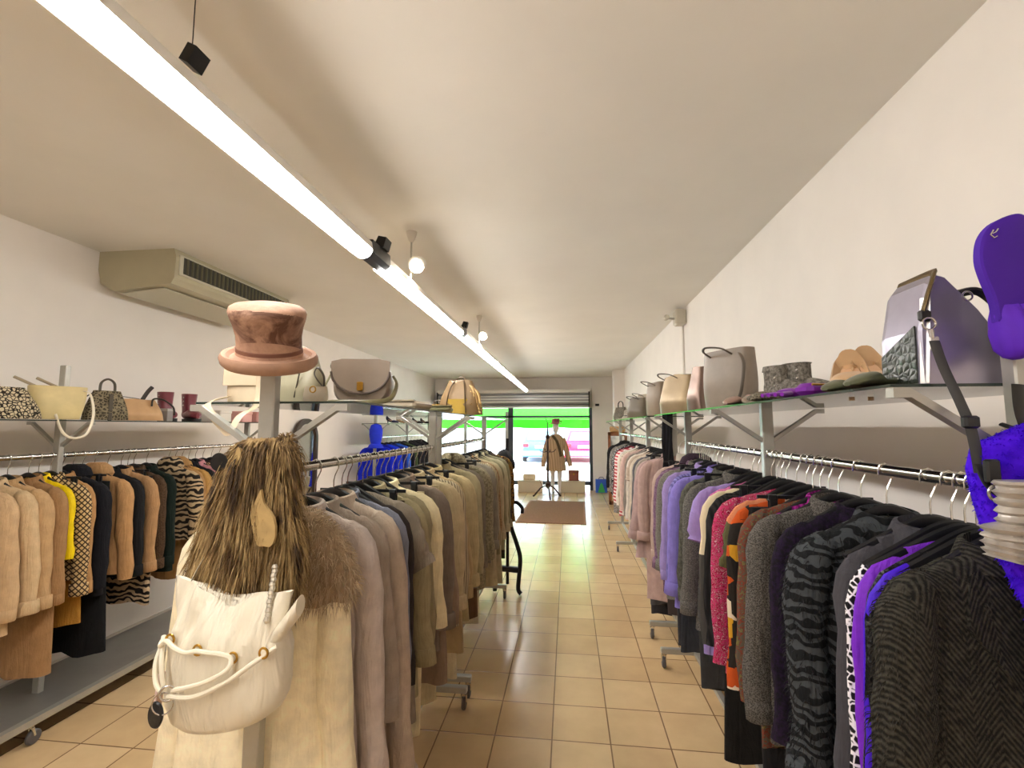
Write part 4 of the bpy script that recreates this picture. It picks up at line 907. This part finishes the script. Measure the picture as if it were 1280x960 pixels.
strap(b2, [(-.002, .02, .04), (.0, .0, .0), (.02, -.04, -.03), (.06, -.08, -.07), (.12, -.10, -.10)], .014, bh, up=(0, 1, 0)); ring(b2, (.0, -.01, -.005), .013, .0026, SILVER, 'buckle'); MB().span((-.01, -.008, .01), (.012, .004, .05), bev=.003).build('keeper', BLACKP, b2)
NUDE = plain('nude_patent', 'BE9A72', .35, 0, .08, 20)
def pump(name, label, loc, rot, mat, heel, grp, low=False, inner='D9B08C'):
    t = thing(name, label, 'shoe', loc, 0, grp); t.rotation_euler = rot
    if name == 'flat_shoe': t.scale = (.66, .7, .7)
    R_ = foot(heel=heel, open_=True); MB().loft(R_).build('upper', mat, t)
    MB().loft([[(-.05 + x, q, zz + heel * max(0, 1 - (x + .07) / .15) ** 1.2) for x, q in sup(.058, .022, .9, 24)] for zz in (.012, .0225)]).build('insole', leather(inner, .6), t)
    if heel > .02: MB().loft([[(-.1 + p, q, zz) for p, q in sup(r_, r_, 1, 12)] for zz, r_ in ((0, .007), (heel * .6, .009), (heel + .01, .018))]).build('heel', mat, t)
    MB().loft([[(x, y, z_) for x, y, z_ in [(r[i][0], r[i][1] * .96, min(q[2] for q in r) - (.0 if z0 else .004)) for i in range(len(r))]] for r in R_ for z0 in (1,)]).build('sole', leather('6B5440', .6), t)
    return t
pump('court_shoe', 'left of two nude court shoes on the right shelf, toes toward the aisle', (.72, rp(1066, .72), RZ + .002), (0, R(-8), R(-118)), NUDE, .085, 'nude court shoes')
pump('court_shoe', 'right of two nude court shoes standing beside the silver satchel', (.775, rp(1098, .775), RZ + .002), (0, R(-8), R(-112)), NUDE, .095, 'nude court shoes')
GS = plain('green_metallic', '6A7058', .3, .6, .2, 20)
pump('flat_shoe', 'greenish metallic flat shoe lying in front of the nude court shoes', (.68, rp(1062, .68), RZ), (0, 0, R(-155)), GS, 0, 'green flats')
pump('flat_shoe', 'greenish metallic flat shoe lying against the base of the silver satchel', (.66, rp(1098, .66), RZ), (0, 0, R(-160)), GS, 0, 'green flats')
PU = plain('violet_patent', '7A1FA0', .3, 0, .15, 20)
b = thing('coin_purse', 'bright violet purse near the edge of the right shelf', 'purse', (.67, rp(1018, .67), RZ), R(20)); MB().box((0, 0, .018), (.085, .06, .034), bev=.012).build('purse', PU, b); MB().tube([(-.035, -.03, .03), (.035, -.03, .03)], .003).build('zip', GOLD, b)
b = thing('scrunched_glove', 'violet crumpled glove left of the violet purse on the right shelf', 'glove', (.665, rp(993, .665), RZ), R(30))
MB().loft([[(x, q, .016 + p) for p, q in sup(a_, b_, .9, 16)] for x, a_, b_ in ((-.05, .008, .02), (-.03, .014, .032), (0, .016, .034), (.02, .013, .03), (.05, .009, .024))]).build('cuff', PU, b)
for i in range(4): MB().tube([(-.045, -.024 + i * .015, .014), (-.08, -.03 + i * .02, .01), (-.095, -.032 + i * .021, .008)], .006).build('finger', PU, b)
SN = fabric('8C867C', 'mottle', '57524A')
bt = boot('ankle_boot', 'grey suede ankle boot, nearer, standing on the right shelf behind the violet purse', (.86, rp(1016, .86), RZ), R(-62), SN, plain('grey_sole', '7A756C', .7), .155, 'grey suede boots')
bt.scale = (.8, .8, .95)
bt = boot('ankle_boot', 'grey suede ankle boot, farther, standing on the right shelf beside its twin', (.80, rp(996, .80) + .05, RZ), R(-66), SN, plain('grey_sole', '7A756C', .7), .13, 'grey suede boots')
bt.scale = (.8, .8, .95)
SD = plain('taupe_metallic', '8F7F70', .35, .3, .2, 30)
for i, (px_, X_, a_, lb) in enumerate(((922, .66, -140, 'rose taupe flat sandal beside the big taupe tote'), (940, .70, -120, 'pale rose sandal second from the big taupe tote'), (958, .66, -150, 'snake-patterned flat shoe midway between tote and violet glove'), (972, .72, -130, 'pale grey flat shoe next to the violet glove'))):
    pump('flat_shoe', lb, (X_, rp(px_, X_), RZ), (0, 0, R(a_)), (plain('rose_metallic', 'A88A7C', .35, .3, .2, 30), SD, fabric('8A8272', 'leopard', '4A4438', 2), plain('pale_grey_leather', 'A9A49A', .45))[i], 0, 'flat shoes on the right shelf')
def tote(px_, X_, w_, d_, h_, c, lb, rz=-70, metal=0, hand=True, seed=1, rough=.42, tp_=.15, slouch=.0, top=False):
    t = thing('tote_bag' if hand else 'bag', lb, 'bag', (X_, rp(px_, X_), RZ), R(rz)); m = leather(c, rough, metal)
    bag_body(w_, d_, h_, m, t, taper=tp_, top=top, seed=seed, slouch=slouch)
    if hand:
        for s_ in (-1, 1): loop(t, (-w_ * .25, s_ * d_ * .4, h_ * .9), (w_ * .25, s_ * d_ * .4, h_ * .9), h_ * .12, .006, leather('5E5348'), y=s_ * .09)
    return t
t = tote(913, .78, .26, .12, .285, '8E8072', 'large smooth taupe tote bag standing tallest on the right shelf', -62, seed=2, tp_=.05)
strap(t, [(.1, -.04, .26), (.16, -.08, .2), (.15, -.09, .08), (.1, -.07, .02)], .014, leather('6A5F54'))
tote(874, .75, .12, .10, .26, '86736A', 'tall rose taupe crackled bag left of the large tote', -75, 1, False, 3, .35, -.45, .003, True)
tote(848, .76, .30, .14, .27, '9C8768', 'champagne metallic slouchy bag on the right shelf', -68, .5, True, 4, .4, -.1, .008, True)
tote(822, .72, .22, .12, .27, '86745F', 'brown grey soft bag left of the champagne bag', -72, 0, True, 5, .45, -.1, .004)
tote(806, .82, .24, .14, .26, '98886F', 'olive taupe bag with dark front pocket, fourth from the large tote', -65, 0, True, 6, .45, -.2, .004, True)
tote(797, .68, .2, .12, .2, '6C6150', 'dark khaki bag tilted on the far right shelf', -50, 0, True, 7, .5, -.3, .004, True)
b = thing('straw_hat', 'pale grey straw hat lying at the far end of the right shelf', 'hat', (.80, 6.0, RZ)); SH = fabric('B4AA9C', 'tweed', '857C70', .5)
MB().lathe([(.2, .0), (.205, .012), (.13, .02), (.105, .05), (.1, .11), (.07, .135), (.001, .14)], 30).build('crown', SH, b); MB().lathe([(.108, .025), (.112, .027), (.11, .055), (.105, .056)], 30, caps=False).build('hat_band', plain('dark_ribbon', '2A2626', .6), b)
b = thing('headband', 'black padded headband standing up beside the straw hat', 'headband', (.70, 4.75, RZ)); MB().tube([(0, .085 * cos(a), .075 + .085 * sin(a)) for a in [-.9 + (PI + 1.8) * k / 20 for k in range(21)]], .018, 10, ry=.028, up=(1, 0, 0)).build('band', plain('black_plush', '1B1A1B', .9), b)
b = thing('handbag', 'snake-patterned handbag at the very end of the far right shelf', 'bag', (.78, 7.1, RZ), R(-70)); bag_body(.28, .14, .2, fabric('7C7466', 'leopard', '3A352C', 1.3), b, seed=3); loop(b, (-.08, 0, .19), (.08, 0, .19), .1, .01, leather('3A352C'))
b = thing('white_pouch', 'small white bag hanging below the shelf between the two right racks', 'bag', (.83, 3.41, 1.28)); bag_body(.16, .07, .15, leather('D5CCBC', .5), b, seed=4); loop(b, (-.06, 0, .14), (.06, 0, .14), .105, .006, leather('BDB3A2'))
b = thing('scarf', 'long black scarf hanging at the near post of the far right rack', 'scarf', (.77, 3.79, 1.16)); MB().loft([[(p + .006 * sin(zz * 14), q + .008 * sin(p * 60 + zz * 8), zz) for p, q in sup(.04 + .01 * (zz < .2), .014, .8, 20)] for zz in [.55 - k * .05 for k in range(13)]]).build('scarf_fabric', fabric('18171A', 'ribs', '26252A'), b)

# --- right post: violet cap, violet plush, silver quilted pouch
VI = plain('violet_suede', '4410A0', .85, 0, .06, 12); VI2 = plain('violet_velvet', '5A1CC0', .75, 0, .12, 20)
cp = thing('cap', 'deep violet cap hanging brim-up on the near right post', 'cap', (.800, .934, 1.815)); cp.scale = (.86, 1, .96)
ol = [(-.048, -.01), (-.052, .03), (-.066, .075), (-.072, .11), (-.064, .15), (-.04, .178), (-.005, .192), (.018, .19), (.024, .17), (.026, .09), (.026, -.005)]
ol = [(p.x, p.y) for p in catmull([(x, z, 0) for x, z in ol], 4)]
MB().loft([[(x * k - .004 * (1 - k), y + .03 * (z / .19) ** 2 * 0, z * k + .09 * (1 - k)) for x, z in ol] for y, k in ((-.026, .95), (-.023, 1), (-.009, 1), (-.006, .95))]).build('brim', VI, cp)
MB().loft([[(-.011 + p, q - .012, zz) for p, q in [(x_ * (1 + .05 * sin(8 * math.atan2(y_, x_))), y_ * (1 + .12 * sin(9 * math.atan2(y_, x_)))) for x_, y_ in sup(a_, b_, .9, 40)]] for zz, a_, b_ in ((.02, .036, .018), (-.0, .037, .028), (-.03, .032, .034), (-.06, .026, .03), (-.075, .016, .018), (-.08, .006, .006))]).build('crown', VI2, cp)
lg = MB()
for pts in ([(-.046, .162), (-.052, .153), (-.046, .147), (-.040, .150)], [(-.049, .155), (-.042, .158), (-.037, .164)]):
    lg.tube([(x, -.0275, z) for x, z in pts], .0013, 6, up=(0, 1, 0))
lg.build('small_emblem', SILVER, cp)
ps = thing('plush_shawl', 'bright violet plush shawl hanging at the right edge of the photo', 'shawl', (.806, .915, 1.225))
N = NT('violet_plush'); N.l(N.ramp(N.noise(40, 4), [(.3, lin((52, 4, 196))), (.7, lin((84, 22, 232)))]), N.b.inputs['Base Color']); N.b.inputs['Roughness'].default_value = .9; N.b.inputs['Specular IOR Level'].default_value = .15; PLU = N.m
rings = []; n = 30
for zz, xa, xb, d_ in ((.40, -.02, .03, .02), (.385, -.05, .05, .03), (.36, -.095, .07, .035), (.32, -.107, .08, .035), (.27, -.105, .10, .035), (.22, -.098, .12, .04), (.16, -.075, .16, .04), (.09, -.044, .2, .04), (.03, -.03, .22, .04), (-.03, -.026, .23, .04), (-.09, -.018, .23, .036), (-.14, .012, .22, .03), (-.17, .05, .2, .02)):
    c_ = (xa + xb) / 2; h_ = (xb - xa) / 2; rings.append([(c_ + p, q + .008 * sin(p * 30 + zz * 12), zz) for p, q in sup(h_, d_, .8, n)])
pc = MB().loft(rings).build('plush_body', PLU, ps); fur('plush_pile', surf_points(pc, 6000, 9, lambda c, nn: nn.y < .4), PLU, pc, .006, .0011, .5, 9, .6)
sq = thing('ruched_pouch', 'silver ruched pouch with gold bar hanging over the violet shawl', 'bag', (.735, .85, 1.393)); sq.scale = (1, 1, .7)
RU = plain('silver_ruched_satin', 'B5ADA4', .35, .35, .15, 60, .2)
rings = []; n = 44
for k in range(31):
    zz = .20 - .19 * k / 30; w_ = .05 + (.014 if zz < .1 else 0) + .0035 * sin(k * 1.9); rings.append([(p + (-.008 if zz < .1 else 0), q * (1 + .12 * sin(k * 1.9)) + (.006 * abs(sin(p * 140)) if q < 0 and zz < .1 else 0), zz - (.022 * (p / .06) if zz < .1 else 0) * (1 - zz / .1)) for p, q in sup(w_, .024 + .006 * (zz < .1), .7, n)])
MB().loft(rings).build('pouch', RU, sq); MB().box((.012, -.034, .155), (.07, .008, .012), bev=.003).build('gold_bar', GOLD, sq); MB().tube(catmull([(.03, 0, .2), (.05, .02, .28), (.045, .1, .33)], 5), .005, 8).build('cord', bh, sq)
strap(thing('hanging_strap', 'black strap hanging down from the shelf beside the right post', 'strap', (.80, .935, 1.60)), [(.0, 0, .095), (-.004, -.006, .04), (.012, -.01, -.03), (.02, -.012, -.06)], .022, leather('1B1A18'), 'webbing', up=(0, 1, 0))

# --- far end of the room
def FZ(x, y, Y): return at(x, y, Y=Y)
rug = thing('doormat', 'brown woven doormat on the tiles inside the entrance', 'mat', (-.28, 9.2, 0), R(-1.5))
MB().span((-.56, -1.17, 0), (.56, 1.17, .012), bev=.004).build('pile', fabric('8A6448', 'tweed', '6E4C34', .4), rug, smooth=False)
for sx in (-.575, .575): MB().span((sx - .02, -1.18, 0), (sx + .02, 1.18, .014), bev=.004).build('border', plain('brown_border', '8E6446', .8), rug, smooth=False)
st = thing('coat_stand', 'dark wood coat stand with curved feet behind the doormat', 'coat stand', (-.47, 10.9, 0), R(20))
MB().tube([(0, 0, .22), (0, 0, .5), (0, 0, 1.35), (0, 0, 1.72)], [.03, .026, .022, .012], 12).build('pole', WOOD, st)
MB().lathe([(.02, .2), (.055, .24), (.06, .32), (.03, .36)], 16).build('base_hub', WOOD, st); MB().lathe([(.02, 1.32), (.05, 1.36), (.05, 1.40), (.02, 1.43)], 16).build('collar', WOOD, st)
for k in range(3):
    a = k * 2 * PI / 3 + .35; MB().tube([(r_ * cos(a), r_ * sin(a), z_) for r_, z_ in catmull2] if False else [(p.x * cos(a), p.x * sin(a), p.y) for p in catmull([(.03, .27, 0), (.16, .22, 0), (.28, .10, 0), (.35, .02, 0), (.37, .035, 0)], 5)], .02, 10).build('foot', WOOD, st)
for k in range(4):
    a = k * PI / 2; MB().tube([(p.x * cos(a), p.x * sin(a), p.y) for p in catmull([(.01, 1.05, 0), (.1, 1.03, 0), (.17, 1.06, 0), (.19, 1.1, 0)], 4)], .009, 8).build('lower_hook', WOOD, st)
MB().tube(catmull([(0, 0, 1.7), (-.03, 0, 1.76), (-.05, 0, 1.84)], 4), .008, 8).build('top_hook', WOOD, st)
SKIN = plain('white_mannequin', 'E4DDD6', .4)
mn = thing('mannequin', 'white shop window mannequin standing behind the coat stand', 'mannequin', (-.30, 11.55, 0), R(15))
MB().lathe([(.14, 0), (.14, .012), (.02, .02)], 24).build('base_plate', SILVER, mn)
body = MB().loft([[(p, q, zz) for p, q in sup(a_, b_, 1, 20)] for zz, a_, b_ in ((.72, .13, .09), (.85, .16, .11), (1.0, .12, .085), (1.2, .15, .1), (1.33, .17, .08), (1.38, .09, .06), (1.42, .045, .045), (1.48, .043, .045), (1.5, .06, .07), (1.58, .078, .095), (1.66, .07, .09), (1.72, .03, .04))]); body.build('body', SKIN, mn)
for sx in (-1, 1): MB().tube([(sx * .08, 0, .78), (sx * .085, -.01, .45), (sx * .08, .01, .1), (sx * .08, -.05, .03)], [.085, .058, .035, .03], 12).build('leg', plain('pale_trousers', 'E8E0DC', .7), mn)
ct = thing('coat', 'beige cable-knit coat worn by the mannequin at the window', 'coat', (-.30, 11.55, 0), R(15))
KN = fabric('C8A988', 'ribs', 'A88A68', .4); MB().loft([[(p, q + .01 * sin(p * 40), zz) for p, q in sup(a_, b_, .9, 26)] for zz, a_, b_ in ((1.43, .08, .07), (1.38, .15, .09), (1.3, .2, .12), (1.0, .19, .14), (.8, .23, .15), (.55, .25, .16))]).build('body', KN, ct)
for sx in (-1, 1): MB().tube([(sx * .17, 0, 1.33), (sx * .25, 0, 1.1), (sx * .3, -.04, .85), (sx * .34, -.08, .66)], [.07, .068, .06, .055], 12).build('sleeve', KN, ct)
MB().tube(catmull([(-.1, -.09, 1.4), (0, -.12, 1.25), (.06, -.15, 1.05), (.09, -.16, .9)], 4), .035, 10).build('fur_trim', fabric('6A5A40', 'mottle', '3E3424'), ct)
ht = thing('felt_hat', 'dusty pink hat with petals on the window mannequin', 'hat', (-.30, 11.53, 1.68), R(15)); HP = plain('rose_felt', 'B06A74', .8, 0, .2, 30)
MB().lathe([(.15, .0), (.155, .012), (.095, .03), (.09, .10), (.06, .13), (.001, .135)], 22).build('crown', HP, ht)
for k in range(6): MB().lathe([(.001, 0), (.035, .01), (.02, .03), (.001, .035)], 10).build('petal', plain('deep_rose', '8A4450', .8), ht, loc=(.09 * cos(k) + .03, -.09 + .02 * sin(k * 2), .04 + .012 * k))
PLW = plain('pale_display_block', 'CFBFA4', .7, 0, .04, 4)
for x0, x1, y, lb in ((648, 678, 11.9, 'cream display block in the window left of the coat stand'), (700, 731, 11.9, 'cream display block in the window right of the mannequin')):
    a_, b_ = FZ(x0, 600, y), FZ(x1, 600, y); t = thing('display_block', lb, 'display block', ((a_.x + b_.x) / 2, y, 0)); w_ = (b_.x - a_.x) / 2
    MB().span((-w_, -.18, 0), (w_, .18, .26), bev=.01).build('block', PLW, t, smooth=False); MB().span((-w_ - .01, -.19, .26), (w_ + .01, .19, .28), bev=.005).build('top_board', PLW, t, smooth=False)
b = thing('handbag', 'small cream handbag standing on the left display block', 'bag', (-.98, 11.9, .28)); bag_body(.3, .14, .15, leather('D6BF98', .5), b, seed=2); loop(b, (-.08, 0, .14), (.08, 0, .14), .1, .01, leather('B89A70')); strap(b, [(.14, 0, .12), (.25, -.14, .03), (.33, -.22, -.1), (.38, -.22, -.2)], .02, leather('7A4E38'))
b = thing('handbag', 'reddish brown box bag standing on the right display block', 'bag', (.13, 11.9, .28)); MB().span((-.13, -.08, 0), (.13, .08, .25), bev=.02).build('body', leather('9A5648', .45), b); MB().span((-.135, -.09, .17), (.135, .085, .258), bev=.015).build('lid', leather('8A4A3E', .45), b); MB().span((-.02, -.1, .14), (.02, -.085, .19), bev=.005).build('clasp', GOLD, b)
b = thing('paper_bag', 'blue carrier bag with a green peak printed on it, by the white pier', 'bag', (.80, 11.9, 0)); PB = plain('blue_paper', '2C5CC8', .5)
MB().loft([[(p, q, zz) for p, q in sup(.14, .07, .3, 24)] for zz in (0, .32)]).build('body', PB, b, smooth=False); MB().prism([(-.085, .01), (.085, .01), (.035, .19), (0, .25), (-.035, .19)], 'y', -.076, -.071).build('printed_peak', plain('green_print', '3FB45A', .5), b, smooth=False); loop(b, (-.06, -.05, .31), (.06, -.05, .31), .07, .012, plain('navy_cord', '1E2C6A', .6))
mr = thing('framed_mirror', 'tall wood-framed mirror leaning on the right wall near the window', 'mirror', (1.03, 10.1, 0), R(0)); OW = plain('brown_wood_frame', '8A5430', .45, 0, .25, 10)
for x0, x1, z0, z1 in ((-.2, -.14, 0, 1.5), (.14, .2, 0, 1.5), (-.2, .2, 0, .08), (-.2, .2, 1.42, 1.5)): MB().span((x0, -.02, z0), (x1, .02, z1), bev=.008).build('frame_bar', OW, mr, smooth=False)
MB().span((-.14, -.005, .08), (.14, .005, 1.42)).build('mirror_glass', plain('mirror', 'DDE2E2', .03, 1), mr, smooth=False); MB().span((-.16, -.05, 1.5), (.16, .05, 1.62), bev=.02).build('carved_top', plain('light_wood_top', 'C09868', .5), mr)
am = thing('arched_mirror', 'tall arched dark-framed mirror against the left wall behind the centre rack', 'mirror', (-3.40, 5.75, .1), R(89))
def archp(w_, h_, r0): return [(-w_, r0), (w_, r0)] + [(w_ * cos(a), h_ + w_ * sin(a)) for a in [PI * k / 16 for k in range(17)]]
MB().loft([[(x, 0, z) for x, z in archp(.27, 1.35, 0)], [(x, -.04, z) for x, z in archp(.27, 1.35, 0)], [(x, -.045, z) for x, z in archp(.21, 1.35, .06)], [(x, -.02, z) for x, z in archp(.2, 1.35, .07)]], True, False).build('frame', plain('dark_brown_frame', '3A2A20', .4), am)
MB().prism(archp(.2, 1.35, .07), 'y', -.024, -.018).build('mirror_glass', plain('mirror', 'DDE2E2', .03, 1), am, smooth=False)
# wrought iron stand and black hat at the end of the centre racks
ir = thing('iron_stand', 'black wrought-iron stand with scrolled leg at the end of the centre racks', 'coat stand', (-.60, 4.66, 0), R(-12)); IR = plain('black_iron', '17151A', .45, .4)
MB().tube([(0, 0, .1), (0, 0, 1.5)], .016, 10).build('pole', IR, ir)
MB().tube(catmull([(.02, 0, .86), (.09, 0, .88), (.15, 0, .83), (.15, 0, .78)], 6), .017, 10).build('side_hook', IR, ir)
MB().tube(catmull([(.02, 0, .80), (.035, 0, .65), (.09, 0, .5), (.13, 0, .36), (.12, 0, .2), (.11, 0, .06), (.14, 0, .02)], 6), .021, 10).build('scrolled_leg', IR, ir); MB().tube(catmull([(-.02, 0, .80), (-.05, 0, .62), (-.1, .0, .45), (-.14, 0, .3), (-.13, 0, .02)], 6), .021, 10).build('scrolled_leg', IR, ir)
MB().tube([(-.13, 0, .24), (.12, 0, .24)], .03, 10).build('cross_bar', IR, ir)
b = thing('beret', 'black felt hat hanging at the far end of the centre racks', 'hat', (-.60, 4.62, 1.29), R(10)); MB().lathe([(.02, -.09), (.09, -.085), (.115, -.02), (.11, .03), (.07, .055), (.001, .06)], 24, M=Matrix.Rotation(R(60), 3, 'Y')).build('crown', plain('black_felt', '1A191B', .9), b); MB().lathe([(.085, -.095), (.16, -.10), (.165, -.09), (.09, -.08)], 24, M=Matrix.Rotation(R(60), 3, 'Y'), caps=False).build('brim', plain('black_felt', '1A191B', .9), b)
# far left rack extras
b = thing('hooded_scarf', 'blue hooded scarf on the near post of the far left rack', 'scarf', (-2.93, 6.93, 1.34)); BL = plain('royal_blue_cloth', '1632D8', .8, 0, .1, 12); MB().lathe([(.07, 0), (.085, .06), (.10, .15), (.10, .23), (.075, .30), (.001, .33)], 22).build('hood', BL, b); MB().lathe([(.12, -.05), (.1, 0), (.07, .02)], 22).build('neck', BL, b)
for i, (y, c, lb) in enumerate(((6.98, '2348D0', 'royal blue bag on the far left shelf'), (7.35, '1A2A80', 'navy bag on the far left shelf'), (7.75, '2A2A30', 'black bag on the far left shelf'))):
    t = thing('handbag', lb, 'bag', (-2.9, y, 1.807), R(75)); bag_body(.24, .12, .14, leather(c), t, seed=i); loop(t, (-.06, 0, .13), (.06, 0, .13), .07, .008, leather(c))
for i, (y, c, lb) in enumerate(((7.4, '3A3A60', 'indigo shoe on the lower far left shelf'), (7.85, 'C09870', 'tan shoe on the lower far left shelf'), (8.15, '5A3426', 'brown shoe on the lower far left shelf'), (8.7, '1E1C1E', 'black shoe on the lower far left shelf'), (9.2, '2A2830', 'charcoal shoe on the lower far left shelf'))):
    pump('court_shoe', lb, (-2.85, y, 1.674), (0, 0, R(-20)), leather(c), .05, 'shoes on the far left rack')

# --- cars parked outside
def car(label, loc, c, rz=0):
    t = thing('car', label, 'car', loc, rz); PA = plain('car_paint_' + c, c, .25, .2); GL = plain('car_glass', '5C7078', .08, .2); TY = plain('tyre', '1B1B1C', .8)
    pr = [(-2.0, .35), (-2.05, .62), (-1.95, .95), (1.0, .98), (1.95, .78), (2.05, .5), (2.0, .3), (-1.9, .25)]
    MB().loft([[(x, y * k, z * (1 if abs(x) < .8 else .995)) for y, z in pr] for x, k in ((-.86, .96), (-.80, 1), (.80, 1), (.86, .96))]).build('body_shell', PA, t)
    MB().loft([[(.78 * sx, y, .93) for sx, y in ((-1, -1.93), (1, -1.93), (1, .9), (-1, .9))], [(.60 * sx, y, 1.42) for sx, y in ((-1, -1.55), (1, -1.55), (1, .1), (-1, .1))], [(.55 * sx, y, 1.47) for sx, y in ((-1, -1.4), (1, -1.4), (1, 0), (-1, 0))]]).build('cabin', PA, t, smooth=False)
    MB().loft([[(.64, -1.905, 1.0), (-.64, -1.905, 1.0), (-.54, -1.62, 1.36), (.54, -1.62, 1.36)], [(.64, -1.85, 1.0), (-.64, -1.85, 1.0), (-.54, -1.57, 1.36), (.54, -1.57, 1.36)]]).build('rear_window', GL, t, smooth=False)
    for sx in (-1, 1):
        MB().loft([[(sx * .765, -1.5, 1.0), (sx * .765, .6, 1.0), (sx * .63, .05, 1.37), (sx * .63, -1.35, 1.37)], [(sx * .73, -1.5, 1.0), (sx * .73, .6, 1.0), (sx * .6, .05, 1.37), (sx * .6, -1.35, 1.37)]]).build('side_window', GL, t, smooth=False)
        MB().box((sx * .68, -2.03, .78), (.26, .06, .16), bev=.02).build('tail_light', plain('tail_light_red', 'C01C2C', .3), t)
        for y in (-1.25, 1.25): MB().lathe([(.1, -.1), (.3, -.1), (.32, -.06), (.32, .06), (.3, .1), (.1, .1)], 22, M=Matrix.Rotation(R(90), 3, 'Y')).build('wheel', TY, t, loc=(sx * .76, y, .32))
    MB().box((0, -2.07, .42), (1.6, .08, .24), bev=.03).build('rear_bumper', plain('bumper_grey', '5E6E80', .5), t); MB().box((0, -2.06, .72), (.5, .03, .12)).build('number_plate', WHITEP, t, smooth=False)
    return t
car('blue hatchback parked outside, seen through the window left of the coat stand', (-1.35, 23.5, -.02), '4A78B0', R(3))
car('red hatchback parked outside, seen through the window right of the mannequin', (.75, 23.5, -.02), 'E0204C', R(-2))
